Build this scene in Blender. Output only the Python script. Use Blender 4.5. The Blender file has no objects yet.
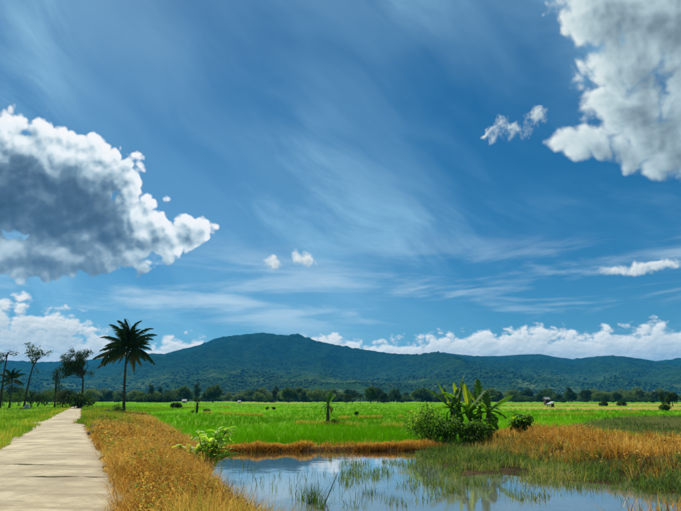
import bpy, bmesh, math, random
import numpy as np
from mathutils import Vector, Matrix, Euler, Quaternion

random.seed(7)
rng = np.random.default_rng(7)
scene = bpy.context.scene
C = scene.collection
R = math.radians

# ------------------------------------------------------------------ camera
CAM_H = 1.65
PITCH = 15.7
FPX = 514.0                      # focal length in photo pixels (681 wide)
cam_d = bpy.data.cameras.new('camera')
cam = bpy.data.objects.new('camera', cam_d)
C.objects.link(cam)
cam.location = (0, 0, CAM_H)
cam.rotation_euler = (R(90 + PITCH), 0, 0)
cam_d.sensor_width = 36.0
cam_d.lens = FPX / 681.0 * 36.0
cam_d.clip_start = 0.05
cam_d.clip_end = 60000
scene.camera = cam

SUN_AZ, SUN_EL = -32.0, 50.0     # degrees: azimuth from +Y towards +X, elevation

# ------------------------------------------------------------------ colour management / render settings
scene.view_settings.view_transform = 'Standard'
scene.view_settings.look = 'None'
scene.view_settings.gamma = 1.0
scene.view_settings.use_curve_mapping = False
EXPO = 0.5
scene.view_settings.exposure = EXPO
scene.render.engine = 'CYCLES'
cy = scene.cycles
cy.use_denoising = True
cy.max_bounces = 6
cy.diffuse_bounces = 3
cy.glossy_bounces = 3
cy.transmission_bounces = 3
cy.transparent_max_bounces = 8
cy.volume_bounces = 0
cy.sample_clamp_indirect = 4.0
cy.caustics_reflective = False
cy.caustics_refractive = False


def ray(px, py):
    """direction of a point of the photograph, in world space"""
    x = (px - 340.5) / FPX
    u = (255.5 - py) / FPX
    t = R(PITCH)
    return Vector((x, math.cos(t) - u * math.sin(t), math.sin(t) + u * math.cos(t)))


def azel(px, py):
    d = ray(px, py).normalized()
    return math.degrees(math.atan2(d.x, d.y)), math.degrees(math.asin(d.z))


def G(px, py, z=0.0):
    """point on level z seen at that place"""
    d = ray(px, py)
    k = (z - CAM_H) / d.z
    return Vector((d.x * k, d.y * k, z))


def AT(px, dist, z=0.0):
    """ground point at a given depth in the column px (taken at the horizon)"""
    d = ray(px, 400)
    return Vector((d.x / d.y * dist, dist, z))


# ------------------------------------------------------------------ node helpers
class NT:
    def __init__(self, tree):
        self.t = tree
        self.n = tree.nodes
        self.l = tree.links

    def link(self, a, b):
        self.l.new(a, b)

    def put(self, sock, v):
        if isinstance(v, bpy.types.NodeSocket):
            self.l.new(v, sock)
        elif v is not None:
            if hasattr(sock, 'default_value'):
                try:
                    sock.default_value = v
                except Exception:
                    sock.default_value = tuple(v)

    def math(self, op, a, b=None, c=None, clamp=False):
        n = self.n.new('ShaderNodeMath')
        n.operation = op
        n.use_clamp = clamp
        self.put(n.inputs[0], a)
        if b is not None:
            self.put(n.inputs[1], b)
        if c is not None:
            self.put(n.inputs[2], c)
        return n.outputs[0]

    def vec(self, op, a, b=None, scale=None):
        n = self.n.new('ShaderNodeVectorMath')
        n.operation = op
        self.put(n.inputs[0], a)
        if b is not None:
            self.put(n.inputs[1], b)
        if scale is not None:
            self.put(n.inputs['Scale'], scale)
        return n.outputs['Value'] if op in ('DOT_PRODUCT', 'LENGTH', 'DISTANCE') else n.outputs['Vector']

    def comb(self, x, y, z):
        n = self.n.new('ShaderNodeCombineXYZ')
        self.put(n.inputs[0], x); self.put(n.inputs[1], y); self.put(n.inputs[2], z)
        return n.outputs[0]

    def sep(self, v):
        n = self.n.new('ShaderNodeSeparateXYZ')
        self.put(n.inputs[0], v)
        return n.outputs

    def noise(self, v, scale, detail=4, rough=.5, dist=0.0, dims='3D', color=False, lac=2.0):
        n = self.n.new('ShaderNodeTexNoise')
        n.noise_dimensions = dims
        self.put(n.inputs['Vector'], v)
        self.put(n.inputs['Scale'], scale)
        self.put(n.inputs['Detail'], detail)
        self.put(n.inputs['Roughness'], rough)
        self.put(n.inputs['Lacunarity'], lac)
        self.put(n.inputs['Distortion'], dist)
        return n.outputs['Color'] if color else n.outputs[0]

    def voronoi(self, v, scale, detail=0, rough=.5, feature='F1', dims='3D', out='Distance', smooth=None, rand=1.0):
        n = self.n.new('ShaderNodeTexVoronoi')
        n.voronoi_dimensions = dims
        n.feature = feature
        self.put(n.inputs['Vector'], v)
        self.put(n.inputs['Scale'], scale)
        self.put(n.inputs['Randomness'], rand)
        if 'Detail' in n.inputs:
            self.put(n.inputs['Detail'], detail)
            self.put(n.inputs['Roughness'], rough)
        if smooth is not None:
            self.put(n.inputs['Smoothness'], smooth)
        return n.outputs[out]

    def mr(self, v, a, b, c=0.0, d=1.0, interp='SMOOTHSTEP', clamp=True):
        n = self.n.new('ShaderNodeMapRange')
        n.interpolation_type = interp
        n.clamp = clamp
        for i, x in enumerate((v, a, b, c, d)):
            self.put(n.inputs[i], x)
        return n.outputs[0]

    def ramp(self, v, stops, interp='LINEAR'):
        n = self.n.new('ShaderNodeValToRGB')
        cr = n.color_ramp
        cr.interpolation = interp
        while len(cr.elements) < len(stops):
            cr.elements.new(.5)
        for e, (p, c) in zip(cr.elements, stops):
            e.position = p
            e.color = (*c, 1)
        self.put(n.inputs[0], v)
        return n.outputs[0]

    def mix(self, f, a, b, mode='MIX'):
        n = self.n.new('ShaderNodeMix')
        n.data_type = 'RGBA'
        n.blend_type = mode
        n.clamp_factor = True
        col = lambda s: (*s, 1) if isinstance(s, tuple) and len(s) == 3 else s
        self.put(n.inputs[0], f)
        self.put(n.inputs[6], col(a))
        self.put(n.inputs[7], col(b))
        return n.outputs[2]

    def attr(self, name, out='Fac'):
        n = self.n.new('ShaderNodeAttribute')
        n.attribute_name = name
        return n.outputs[out]


# ------------------------------------------------------------------ world: Nishita sky with procedural clouds
SKY_K = 0.06
HAZE_D, HAZE_COL = 6.5e-5, (.03, .46, 1.0, 1)
SKY_HUE, SKY_SAT, SKY_VAL, SKY_DUST, SKY_GAM = .490, 1.50, .78, .30, .95
SKY_TINT = (.52, .85, .96)
BANK = (6.3, 8.9)                # elevation of the cloud bank's top, degrees
world = bpy.data.worlds.new('World')
scene.world = world
world.use_nodes = True
w = NT(world.node_tree)
w.n.clear()


def px_blob(px, py, rx, ry):
    a, e = azel(px, py)
    a2, _ = azel(px + rx, py)
    _, e2 = azel(px, py - ry)
    return a, e, max(.2, abs(a2 - a)), max(.2, abs(e2 - e))


def field_group(name):
    t = bpy.data.node_groups.new(name, 'ShaderNodeTree')
    t.interface.new_socket('P', in_out='INPUT', socket_type='NodeSocketVector')
    t.interface.new_socket('H', in_out='OUTPUT', socket_type='NodeSocketFloat')
    t.interface.new_socket('S', in_out='OUTPUT', socket_type='NodeSocketFloat')
    g = NT(t)
    gi = g.n.new('NodeGroupInput'); go = g.n.new('NodeGroupOutput')
    return t, g, gi.outputs[0], go.inputs[0], go.inputs[1]


def blob_union(g, Q, blobs, soft=.25):
    m = None
    for (px, py, rx, ry) in blobs:
        a, e, sa, se = px_blob(px, py, rx, ry)
        q = g.vec('MULTIPLY', g.vec('SUBTRACT', Q, (a, e, 0)), (1 / sa, 1 / se, 0))
        v = g.math('SUBTRACT', 1.0, g.vec('LENGTH', q))
        m = v if m is None else g.math('SMOOTH_MAX', m, v, soft)
    return m


def blob_group(name, blobs, warp, billow, bias, sn=.22, rough=.5):
    """2-D field in (azimuth, elevation) degrees: soft union of ellipses, eroded by billowing noise"""
    t, g, P, out, sout = field_group(name)
    wn = g.noise(P, warp[0], 3, .55, color=True, dims='2D')
    wv = g.vec('SCALE', g.vec('SUBTRACT', wn, (.5, .5, .5)), scale=warp[1])
    Q = g.vec('ADD', P, g.vec('MULTIPLY', wv, (1, 1, 0)))
    m = blob_union(g, Q, blobs)
    n1 = g.noise(P, billow[0], 6, rough, dims='2D')
    n2 = g.voronoi(Q, billow[1], 2, .5, dims='2D')
    h = g.math('MULTIPLY_ADD', g.math('SUBTRACT', n1, .5), billow[2], m)
    h = g.math('MULTIPLY_ADD', g.math('SUBTRACT', .42, n2), billow[3], h)
    g.link(g.math('ADD', h, bias), out)
    g.link(g.math('MULTIPLY_ADD', g.math('SUBTRACT', h, m), sn, g.math('ADD', m, bias)), sout)
    return t


def use_group(nt, tree, p):
    n = nt.n.new('ShaderNodeGroup')
    n.node_tree = tree
    nt.put(n.inputs[0], p)
    return n.outputs


tc = w.n.new('ShaderNodeTexCoord')
dx, dy, dz = w.sep(w.vec('NORMALIZE', tc.outputs['Generated']))
AZ = w.math('MULTIPLY', w.math('ARCTAN2', dx, dy), 57.29578)
EL = w.math('MULTIPLY', w.math('ARCSINE', dz), 57.29578)
P = w.comb(AZ, EL, 0.0)

sky = w.n.new('ShaderNodeTexSky')
sky.sky_type = 'NISHITA'
sky.sun_disc = False
sky.sun_elevation = R(SUN_EL)
sky.sun_rotation = R(SUN_AZ)
sky.altitude = 50
sky.air_density = 1.0
sky.dust_density = SKY_DUST
sky.ozone_density = 2.0
hs = w.n.new('ShaderNodeHueSaturation')
hs.inputs['Hue'].default_value = SKY_HUE
hs.inputs['Saturation'].default_value = SKY_SAT
hs.inputs['Value'].default_value = SKY_VAL
gam = w.n.new('ShaderNodeGamma')
gam.inputs['Gamma'].default_value = SKY_GAM
w.put(gam.inputs['Color'], w.vec('SCALE', sky.outputs[0], scale=.085))
w.link(gam.outputs[0], hs.inputs['Color'])
skycol = w.vec('MULTIPLY', hs.outputs[0], tuple(x / .085 for x in SKY_TINT))

K = 1.0 / (SKY_K * 2 ** EXPO)                 # cloud radiance is given as seen in the picture

# high cirrus: veils stretched along slanting bands, everywhere in the sky
rot = w.n.new('ShaderNodeVectorRotate')
rot.rotation_type = 'Z_AXIS'
rot.inputs['Angle'].default_value = R(30)
w.put(rot.inputs['Vector'], P)
wst = w.noise(P, .03, 2, .5, color=True, dims='2D')
cp = w.vec('ADD', rot.outputs[0], w.vec('SCALE', w.vec('SUBTRACT', wst, (.5, .5, .5)), scale=14.0))
cst = w.vec('MULTIPLY', cp, (.30, 1, 0))
c1 = w.noise(cst, .13, 7, .60, dims='2D')
c2 = w.noise(w.vec('ADD', P, (31, 7, 0)), .03, 2, .5, dims='2D')
ci = w.math('MULTIPLY', w.mr(c1, .38, .80), w.mr(c2, .38, .68))
lst = w.vec('MULTIPLY', P, (.16, 1, 0))
c3 = w.noise(lst, .34, 6, .58, dist=.3, dims='2D')
lowband = w.math('MULTIPLY', w.mr(EL, 5, 10), w.math('SUBTRACT', 1.0, w.mr(EL, 10, 19)))
ci2 = w.math('MULTIPLY', w.mr(c3, .42, .72), lowband)
cir = w.math('ADD', w.math('MULTIPLY', ci, .52), w.math("MULTIPLY", ci2, .0), clamp=True)
cir = w.math('ADD', cir, w.mr(w.noise(cst, .05, 5, .55, dims='2D'), .36, .68, .02, .21), clamp=True)
col = w.mix(cir, skycol, tuple(x * K for x in (.42, .73, .92)))
col = w.mix(w.math('MULTIPLY', ci2, .62), col, tuple(x * K for x in (.72, .86, .92)))


def cumulus(base, tree, sun_shift, ramp_stops, edge, k, relief, fade=1.0, lift=None):
    """mixes one family of cumulus over the sky; thin parts let the sun through, thick parts are grey"""
    sx, sy = sun_shift
    h0, s0 = use_group(w, tree, P)
    h1, s1 = use_group(w, tree, w.vec('ADD', P, (sx * .16, sy * .16, 0)))
    h2, s2 = use_group(w, tree, w.vec('ADD', P, (sx, sy, 0)))
    a = w.math('MULTIPLY', w.mr(h0, 0.0, edge), fade)
    p0, p1, p2 = (w.math('MAXIMUM', h, 0.0) for h in (s0, s1, s2))
    s = w.math('ADD', w.math('ADD', w.math('MULTIPLY', p0, .30), w.math('MULTIPLY', p1, .20)), w.math('MULTIPLY', p2, .85))
    T = w.math('EXPONENT', w.math('MULTIPLY', s, -k))
    T = w.math('MULTIPLY_ADD', w.math('MULTIPLY', w.math('SUBTRACT', h0, h1), w.math('MULTIPLY_ADD', T, .75, .25)), relief, T)
    if lift is not None:
        T = w.math('ADD', T, lift)
    c = w.vec('SCALE', w.ramp(T, ramp_stops), scale=K)
    return w.mix(a, base, c)


grey_blue = [(0.0, (.045, .085, .14)), (.22, (.08, .14, .215)), (.42, (.18, .28, .37)), (.60, (.48, .62, .70)), (.80, (.88, .95, .97)), (1, (1, 1, 1))]
cream = [(0.0, (.10, .14, .17)), (.25, (.20, .27, .31)), (.45, (.40, .52, .56)), (.65, (.58, .70, .72)), (.85, (.74, .83, .82)), (1, (.86, .92, .89))]
bank = [(0.0, (.26, .38, .46)), (.3, (.40, .51, .57)), (.6, (.66, .74, .74)), (.85, (.86, .90, .86)), (1, (1.0, 1.0, .95))]

# cloud bank along the mountains, going round the horizon, and the heap at the left end of it
bf, g, gp, gout, gs = field_group('bank_field')
ga, ge, _ = g.sep(gp)
bn = g.noise(g.vec('MULTIPLY', gp, (1, 0, 0)), .085, 3, .6, dims='2D')
top = g.math('ADD', g.mr(bn, .34, .66, BANK[0], BANK[1], interp='LINEAR'), g.mr(ga, -14, -1, -1.6, 0.0))
m = g.math('MULTIPLY', g.math('SUBTRACT', top, ge), .42)
gq = g.vec('MULTIPLY', gp, (1, 1.5, 0))
wq = g.noise(gp, .4, 3, .5, dims='2D', color=True)
m = g.math('MAXIMUM', m, blob_union(g, g.vec('ADD', gp, g.vec('SCALE', g.vec('SUBTRACT', wq, (.5, .5, .5)), scale=2.0)), [
    (14, 334, 80, 44), (-40, 312, 66, 48), (60, 332, 44, 28), (86, 348, 60, 26)]))
n1 = g.noise(gq, .45, 6, .6, dims='2D')
n2 = g.voronoi(g.vec('ADD', gq, g.vec('SCALE', wq, scale=1.2)), .62, 2, .5, dims='2D')
h = g.math('MULTIPLY_ADD', g.math('SUBTRACT', n1, .5), .75, m)
h = g.math('MULTIPLY_ADD', g.math('SUBTRACT', .42, n2), .6, h)
g.link(h, gout)
g.link(g.math('MULTIPLY_ADD', h, .5, g.math('MULTIPLY', m, .5)), gs)
col_bank = cumulus(col, bf, (-.6, 1.1), bank, .40, .62, .8)

left = blob_group('cloud_left', [
    (28, 160, 56, 48), (78, 176, 50, 44), (112, 176, 30, 28), (112, 226, 62, 44), (60, 222, 84, 56), (0, 190, 70, 68), (158, 236, 34, 26),
    (-50, 190, 80, 80), (45, 258, 100, 22), (190, 232, 24, 15)], (.14, 1.8), (.34, .40, .30, .64), .23)
right = blob_group('cloud_right', [
    (650, 20, 86, 70), (590, 8, 48, 44), (700, 80, 90, 80), (630, 104, 76, 58), (662, 146, 66, 40), (584, 142, 48, 22),
    (740, 60, 100, 110), (618, 60, 50, 40)], (.12, 3.2), (.30, .34, .62, .56), .10, .75, .58)
scraps = blob_group('cloud_scraps', [
    (274, 264, 11, 9), (305, 258, 16, 8), (640, 268, 60, 7)],
    (.3, 1.6), (.5, .8, .8, .5), .0)
wisps = blob_group('cloud_wisps', [(510, 130, 36, 13), (537, 116, 15, 12), (486, 134, 10, 4)], (.35, 2.0), (.7, .9, 1.1, .5), .0, .5, .6)
# beyond the picture the sky goes on with scattered clouds like these
of, g, gp, gout, gs = field_group('cloud_scattered')
n1 = g.noise(gp, .045, 6, .58, dims='2D')
n2 = g.voronoi(gp, .2, 2, .5, dims='2D')
hh = g.math('ADD', g.math('MULTIPLY', g.math('SUBTRACT', n1, .55), 5.0), g.math('MULTIPLY', g.math('SUBTRACT', .42, n2), .6))
g.link(hh, gout); g.link(hh, gs)

aL0, _ = azel(262, 255)
col_left = cumulus(col, left, (1.3, 4.4), grey_blue, .18, 1.65, .85, lift=w.mr(EL, 19.0, 12.5, 0.0, .32))
col_right = cumulus(cumulus(col, wisps, (-.6, 1.0), cream, .9, .8, .4, fade=.85), right, (-2.6, 2.2), cream, .44, 1.25, .42)
col_scr = cumulus(col, scraps, (-.6, 1.0), bank, .6, .9, .5, fade=.9)
col_out = cumulus(col, of, (1.0, 3.0), cream, .3, .8, .4)


def bgnode(c):
    b = w.n.new('ShaderNodeBackground')
    w.put(b.inputs['Color'], c)
    b.inputs['Strength'].default_value = SKY_K
    return b.outputs[0]


def choose(f, a, b):
    m = w.n.new('ShaderNodeMixShader')
    w.put(m.inputs[0], f)
    w.put(m.inputs[1], a); w.put(m.inputs[2], b)
    return m.outputs[0]


gt = lambda v, x: w.math('GREATER_THAN', v, x)
lt = lambda v, x: w.math('LESS_THAN', v, x)
AND = lambda *v: w.math('MULTIPLY', v[0], v[1]) if len(v) == 2 else w.math('MULTIPLY', w.math('MULTIPLY', v[0], v[1]), v[2])
# every part of the sky only works out the clouds that can reach it (keeps the render fast)
sh = bgnode(col_scr)
sh = choose(AND(gt(AZ, 15.5), gt(EL, 15.8)), sh, bgnode(col_right))
sh = choose(lt(AZ, aL0), sh, bgnode(col_left))
sh = choose(w.math('MAXIMUM', gt(w.math('ABSOLUTE', AZ), 62), gt(EL, 60)), sh, bgnode(col_out))
sh = choose(lt(EL, 10.4), sh, bgnode(col_bank))
wo = w.n.new('ShaderNodeOutputWorld')
w.link(sh, wo.inputs['Surface'])
world.cycles.sampling_method = 'MANUAL'
world.cycles.sample_map_resolution = 512

# ------------------------------------------------------------------ sun
sun_d = bpy.data.lights.new('sun', 'SUN')
sun_d.energy = 5.0
sun_d.angle = R(0.53)
sun_d.color = (1.0, .95, .86)
sun = bpy.data.objects.new('sun', sun_d)
C.objects.link(sun)
sdir = Vector((math.sin(R(SUN_AZ)) * math.cos(R(SUN_EL)), math.cos(R(SUN_AZ)) * math.cos(R(SUN_EL)), math.sin(R(SUN_EL))))
sun.rotation_euler = sdir.to_track_quat('Z', 'Y').to_euler()
sun.location = sdir * 200

# ------------------------------------------------------------------ numeric helpers
def P3(px, py, dist):
    """world point seen at (px, py) at depth dist along +Y"""
    d = ray(px, py)
    k = dist / d.y
    return Vector((d.x * k, dist, CAM_H + d.z * k))


def _hash(ix, iy, seed):
    h = (ix.astype(np.int64) * 374761393 + iy.astype(np.int64) * 668265263 + seed * 974711) & 0x7fffffff
    h = ((h ^ (h >> 13)) * 1274126177) & 0x7fffffff
    return ((h ^ (h >> 16)) & 0xffff) / 65535.0


def vnoise(x, y, seed=0):
    ix = np.floor(x); iy = np.floor(y)
    fx = x - ix; fy = y - iy
    fx = fx * fx * fx * (fx * (fx * 6 - 15) + 10); fy = fy * fy * fy * (fy * (fy * 6 - 15) + 10)
    a = _hash(ix, iy, seed); b = _hash(ix + 1, iy, seed)
    c = _hash(ix, iy + 1, seed); d = _hash(ix + 1, iy + 1, seed)
    return (a * (1 - fx) + b * fx) * (1 - fy) + (c * (1 - fx) + d * fx) * fy


def fbm(x, y, octv=4, seed=0, gain=.5, ridged=False):
    x = np.asarray(x, float); y = np.asarray(y, float)
    s = np.zeros(np.broadcast(x, y).shape); a = 1.0; t = 0.0
    for o in range(octv):
        n = vnoise(x * 2 ** o + 13.7 * o, y * 2 ** o - 7.1 * o, seed + o)
        if ridged:
            n = 1 - np.abs(2 * n - 1)
        s += a * n; t += a; a *= gain
    return s / t


def sstep(a, b, v):
    t = np.clip((np.asarray(v, float) - a) / (b - a), 0, 1)
    return t * t * (3 - 2 * t)


def poly_px(pts, z):
    return np.array([[*G(px, py, z)[:2]] for px, py in pts])


def poly_sd(x, y, poly):
    """signed distance, positive inside"""
    x = np.asarray(x, float); y = np.asarray(y, float)
    best = np.full(x.shape, 1e18); ins = np.zeros(x.shape, bool)
    n = len(poly)
    for i in range(n):
        x0, y0 = poly[i]; x1, y1 = poly[(i + 1) % n]
        ex, ey = x1 - x0, y1 - y0
        t = np.clip(((x - x0) * ex + (y - y0) * ey) / (ex * ex + ey * ey + 1e-12), 0, 1)
        d2 = (x - x0 - t * ex) ** 2 + (y - y0 - t * ey) ** 2
        best = np.minimum(best, d2)
        c = ((y0 > y) != (y1 > y)) & (x < (x1 - x0) * (y - y0) / (y1 - y0 + 1e-12) + x0)
        ins ^= c
    return np.where(ins, 1, -1) * np.sqrt(best)


# ------------------------------------------------------------------ mesh builder
class MB:
    """collects vertices and faces (as arrays) for ONE mesh"""
    def __init__(self):
        self.v = []; self.f3 = []; self.f4 = []; self.t = []; self.n = 0; self.m3 = []; self.m4 = []

    def add(self, verts, quads=None, tris=None, tint=.5, mat=0):
        verts = np.asarray(verts, float).reshape(-1, 3)
        k = len(verts)
        self.v.append(verts)
        tt = np.asarray(tint, float)
        self.t.append(np.full(k, float(tt)) if tt.ndim == 0 else tt.reshape(-1))
        if quads is not None and len(quads):
            q = np.asarray(quads, np.int64).reshape(-1, 4) + self.n
            self.f4.append(q); self.m4.append(np.full(len(q), mat))
        if tris is not None and len(tris):
            q = np.asarray(tris, np.int64).reshape(-1, 3) + self.n
            self.f3.append(q); self.m3.append(np.full(len(q), mat))
        self.n += k

    def tube(self, pts, radii, sides=8, tint=.5, mat=0, cap=True):
        pts = [Vector(p) for p in pts]
        rings = []
        up = Vector((.13, .27, 1))
        for i, p in enumerate(pts):
            d = (pts[min(i + 1, len(pts) - 1)] - pts[max(i - 1, 0)]).normalized()
            a = d.cross(Vector((1, .1, .05)) if abs(d.x) < .8 else Vector((0, 1, 0))).normalized()
            b = d.cross(a)
            r = radii[i] if hasattr(radii, '__len__') else radii
            rings.append([p + (a * math.cos(k * 2 * math.pi / sides) + b * math.sin(k * 2 * math.pi / sides)) * r for k in range(sides)])
        vs = np.array([[*v] for rg in rings for v in rg])
        qs = []
        for i in range(len(pts) - 1):
            for k in range(sides):
                a0 = i * sides + k; a1 = i * sides + (k + 1) % sides
                qs.append((a0, a1, a1 + sides, a0 + sides))
        ts = []
        if cap:
            e = (len(pts) - 1) * sides
            ts = [(e, e + k, e + k + 1) for k in range(1, sides - 1)] + [(0, k + 1, k) for k in range(1, sides - 1)]
        self.add(vs, qs, ts, tint, mat)

    def box(self, c, s, rz=0.0, rx=0.0, tint=.5, mat=0):
        M = Matrix.Rotation(rz, 3, 'Z') @ Matrix.Rotation(rx, 3, 'X')
        vs = [Vector(c) + M @ Vector((sx * s[0] / 2, sy * s[1] / 2, sz * s[2] / 2)) for sx in (-1, 1) for sy in (-1, 1) for sz in (-1, 1)]
        self.add([[*v] for v in vs], [(0, 1, 3, 2), (4, 6, 7, 5), (0, 4, 5, 1), (2, 3, 7, 6), (0, 2, 6, 4), (1, 5, 7, 3)], None, tint, mat)

    def mesh(self, name, mats, smooth=False):
        me = bpy.data.meshes.new(name)
        v = np.concatenate(self.v); f3 = np.concatenate(self.f3) if self.f3 else np.zeros((0, 3), np.int64)
        f4 = np.concatenate(self.f4) if self.f4 else np.zeros((0, 4), np.int64)
        me.vertices.add(len(v)); me.vertices.foreach_set('co', v.astype(np.float32).ravel())
        nl = f3.size + f4.size; npo = len(f3) + len(f4)
        me.loops.add(nl); me.polygons.add(npo)
        me.loops.foreach_set('vertex_index', np.concatenate([f3.ravel(), f4.ravel()]).astype(np.int32))
        st = np.concatenate([np.arange(len(f3)) * 3, f3.size + np.arange(len(f4)) * 4]).astype(np.int32)
        me.polygons.foreach_set('loop_start', st)
        mi = np.concatenate(self.m3 + self.m4) if (self.m3 or self.m4) else np.zeros(0)
        me.polygons.foreach_set('material_index', mi.astype(np.int32))
        me.polygons.foreach_set('use_smooth', np.full(npo, smooth))
        a = me.attributes.new('tint', 'FLOAT', 'POINT')
        a.data.foreach_set('value', np.concatenate(self.t).astype(np.float32))
        for m in (mats if isinstance(mats, (list, tuple)) else [mats]):
            me.materials.append(m)
        me.update(calc_edges=True)
        return me

    def obj(self, name, mats, parent=None, smooth=False, loc=None):
        return link(name, self.mesh(name, mats, smooth), parent, loc)


def link(name, me, parent=None, loc=None):
    o = bpy.data.objects.new(name, me)
    C.objects.link(o)
    if parent is not None:
        o.parent = parent
    if loc is not None:
        o.location = loc
    return o


def tag(o, label=None, cat=None, group=None, kind=None):
    if label: o['label'] = label
    if cat: o['category'] = cat
    if group: o['group'] = group
    if kind: o['kind'] = kind
    return o


def thing(name, loc, label, cat, group=None, rz=0.0):
    o = bpy.data.objects.new(name, None)
    o.empty_display_size = .2
    C.objects.link(o)
    o.location = loc
    o.rotation_euler = (0, 0, rz)
    return tag(o, label, cat, group)


def copy_tree(src, loc, rz, scale=1.0, label=None):
    r = src.copy(); C.objects.link(r)
    r.location = loc; r.rotation_euler = (0, 0, rz); r.scale = (scale,) * 3
    if label: r['label'] = label
    for ch in src.children:
        c = ch.copy(); C.objects.link(c); c.parent = r
        for g2 in ch.children:
            d = g2.copy(); C.objects.link(d); d.parent = c
    return r


# ------------------------------------------------------------------ materials
def new_mat(name):
    m = bpy.data.materials.new(name)
    m.use_nodes = True
    n = NT(m.node_tree)
    n.n.clear()
    o = n.n.new('ShaderNodeOutputMaterial')
    return m, n, o


def principled(n, o, col, rough=.8, bump=None, spec=.3, bdist=.02, bstr=1.0, **kw):
    b = n.n.new('ShaderNodeBsdfPrincipled')
    n.put(b.inputs['Base Color'], (*col, 1) if isinstance(col, tuple) and len(col) == 3 else col)
    n.put(b.inputs['Roughness'], rough)
    n.put(b.inputs['Specular IOR Level'], spec)
    for k, v in kw.items():
        n.put(b.inputs[k], v)
    if bump is not None:
        bp = n.n.new('ShaderNodeBump')
        bp.inputs['Distance'].default_value = bdist
        bp.inputs['Strength'].default_value = bstr
        n.put(bp.inputs['Height'], bump)
        n.link(bp.outputs[0], b.inputs['Normal'])
    n.link(b.outputs[0], o.inputs[0])
    return b


def leaf_mat(name, stops, transl=.45, rough=.5, spec=.3, tr_col=(1.25, 1.2, .5), noise=.0):
    """thin leaf: reflects and lets light through; colour varies from leaf to leaf (tint)"""
    m, n, o = new_mat(name)
    t = n.attr('tint')
    if noise:
        ob = n.n.new('ShaderNodeTexCoord').outputs['Object']
        t = n.math('ADD', t, n.math('MULTIPLY', n.math('SUBTRACT', n.noise(ob, 6.0, 3), .5), noise), clamp=True)
    c = n.ramp(t, stops)
    b = n.n.new('ShaderNodeBsdfPrincipled')
    n.link(c, b.inputs['Base Color'])
    b.inputs['Roughness'].default_value = rough
    b.inputs['Specular IOR Level'].default_value = spec
    tr = n.n.new('ShaderNodeBsdfTranslucent')
    n.link(n.mix(1.0, c, tr_col, 'MULTIPLY'), tr.inputs['Color'])
    mx = n.n.new('ShaderNodeMixShader')
    mx.inputs[0].default_value = transl
    n.link(b.outputs[0], mx.inputs[1]); n.link(tr.outputs[0], mx.inputs[2])
    n.link(mx.outputs[0], o.inputs[0])
    return m


def bark_mat(name, c0, c1, scale=6.0, ring=0.0):
    m, n, o = new_mat(name)
    ob = n.n.new('ShaderNodeTexCoord').outputs['Object']
    v = n.vec('MULTIPLY', ob, (1, 1, .35))
    k = n.noise(v, scale, 5, .6)
    if ring:
        x, y, z = n.sep(ob)
        wv = n.math('SINE', n.math('ADD', n.math('MULTIPLY', z, ring), n.math('MULTIPLY', k, 3.0)))
        k = n.math('ADD', n.math('MULTIPLY', k, .6), n.math('MULTIPLY_ADD', wv, .2, .2))
    principled(n, o, n.ramp(k, [(.25, c0), (.75, c1)]), .9, bump=k, bdist=.03)
    return m


def plain_mat(name, c0, c1, scale=3.0, rough=.8, bd=.01, spec=.3):
    m, n, o = new_mat(name)
    ob = n.n.new('ShaderNodeTexCoord').outputs['Object']
    k = n.noise(ob, scale, 5, .6)
    principled(n, o, n.ramp(k, [(.3, c0), (.7, c1)]), rough, bump=k, bdist=bd, spec=spec)
    return m


M = {}
M['rice'] = leaf_mat('rice_leaf', [(0, (.060, .20, .002)), (.40, (.110, .35, .003)), (.75, (.19, .43, .005)), (1, (.34, .44, .02))], .5, .85, .0)
M['dry'] = leaf_mat('dry_grass_blade', [(0, (.09, .045, .010)), (.3, (.31, .155, .020)), (.6, (.58, .32, .040)), (.88, (.82, .58, .15)), (1, (.22, .36, .04))], .35, rough=.8, spec=.15, tr_col=(1.1, .95, .7))
M['verge'] = leaf_mat('verge_grass_blade', [(0, (.04, .11, .008)), (.4, (.10, .23, .014)), (.75, (.22, .32, .02)), (1, (.46, .36, .08))], .45, .8, .1)
M['weed'] = leaf_mat('pond_weed_blade', [(0, (.035, .07, .016)), (.4, (.09, .17, .035)), (.75, (.18, .26, .06)), (1, (.36, .30, .12))], .35, .7, .15)
M['shrub'] = leaf_mat('shrub_leaf', [(0, (.022, .055, .008)), (.5, (.075, .18, .018)), (.85, (.19, .36, .035)), (1, (.32, .44, .06))], .42, .65, .2)
M['lime'] = leaf_mat('light_green_leaf', [(0, (.11, .24, .018)), (.5, (.28, .48, .035)), (1, (.48, .62, .11))], .5, .6, .25)
M['banana'] = leaf_mat('banana_leaf', [(0, (.016, .045, .008)), (.5, (.055, .15, .014)), (.85, (.14, .30, .018)), (1, (.42, .50, .03))], .5, .62, .22, noise=.12)
M['banana_dry'] = leaf_mat('dry_banana_leaf', [(0, (.05, .032, .018)), (1, (.20, .13, .06))], .2)
M['palm'] = leaf_mat('palm_leaflet', [(0, (.012, .026, .010)), (.5, (.026, .056, .015)), (.85, (.06, .095, .022)), (1, (.17, .10, .04))], .22, .65, .2)
M['tree_dark'] = leaf_mat('dark_tree_leaf', [(0, (.012, .028, .010)), (.5, (.032, .068, .018)), (1, (.08, .12, .028))], .22, .8, .06)
M['tree_mid'] = leaf_mat('mid_tree_leaf', [(0, (.020, .045, .014)), (.5, (.045, .095, .02)), (1, (.10, .16, .03))], .28, .8, .06)
M['tree_pale'] = leaf_mat('pale_tree_leaf', [(0, (.06, .10, .04)), (.5, (.11, .17, .06)), (1, (.18, .24, .09))], .3, .8, .06)
M['tree_tan'] = leaf_mat('olive_tree_leaf', [(0, (.035, .035, .016)), (.5, (.07, .065, .024)), (1, (.13, .11, .04))], .25, .8, .06)
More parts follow.
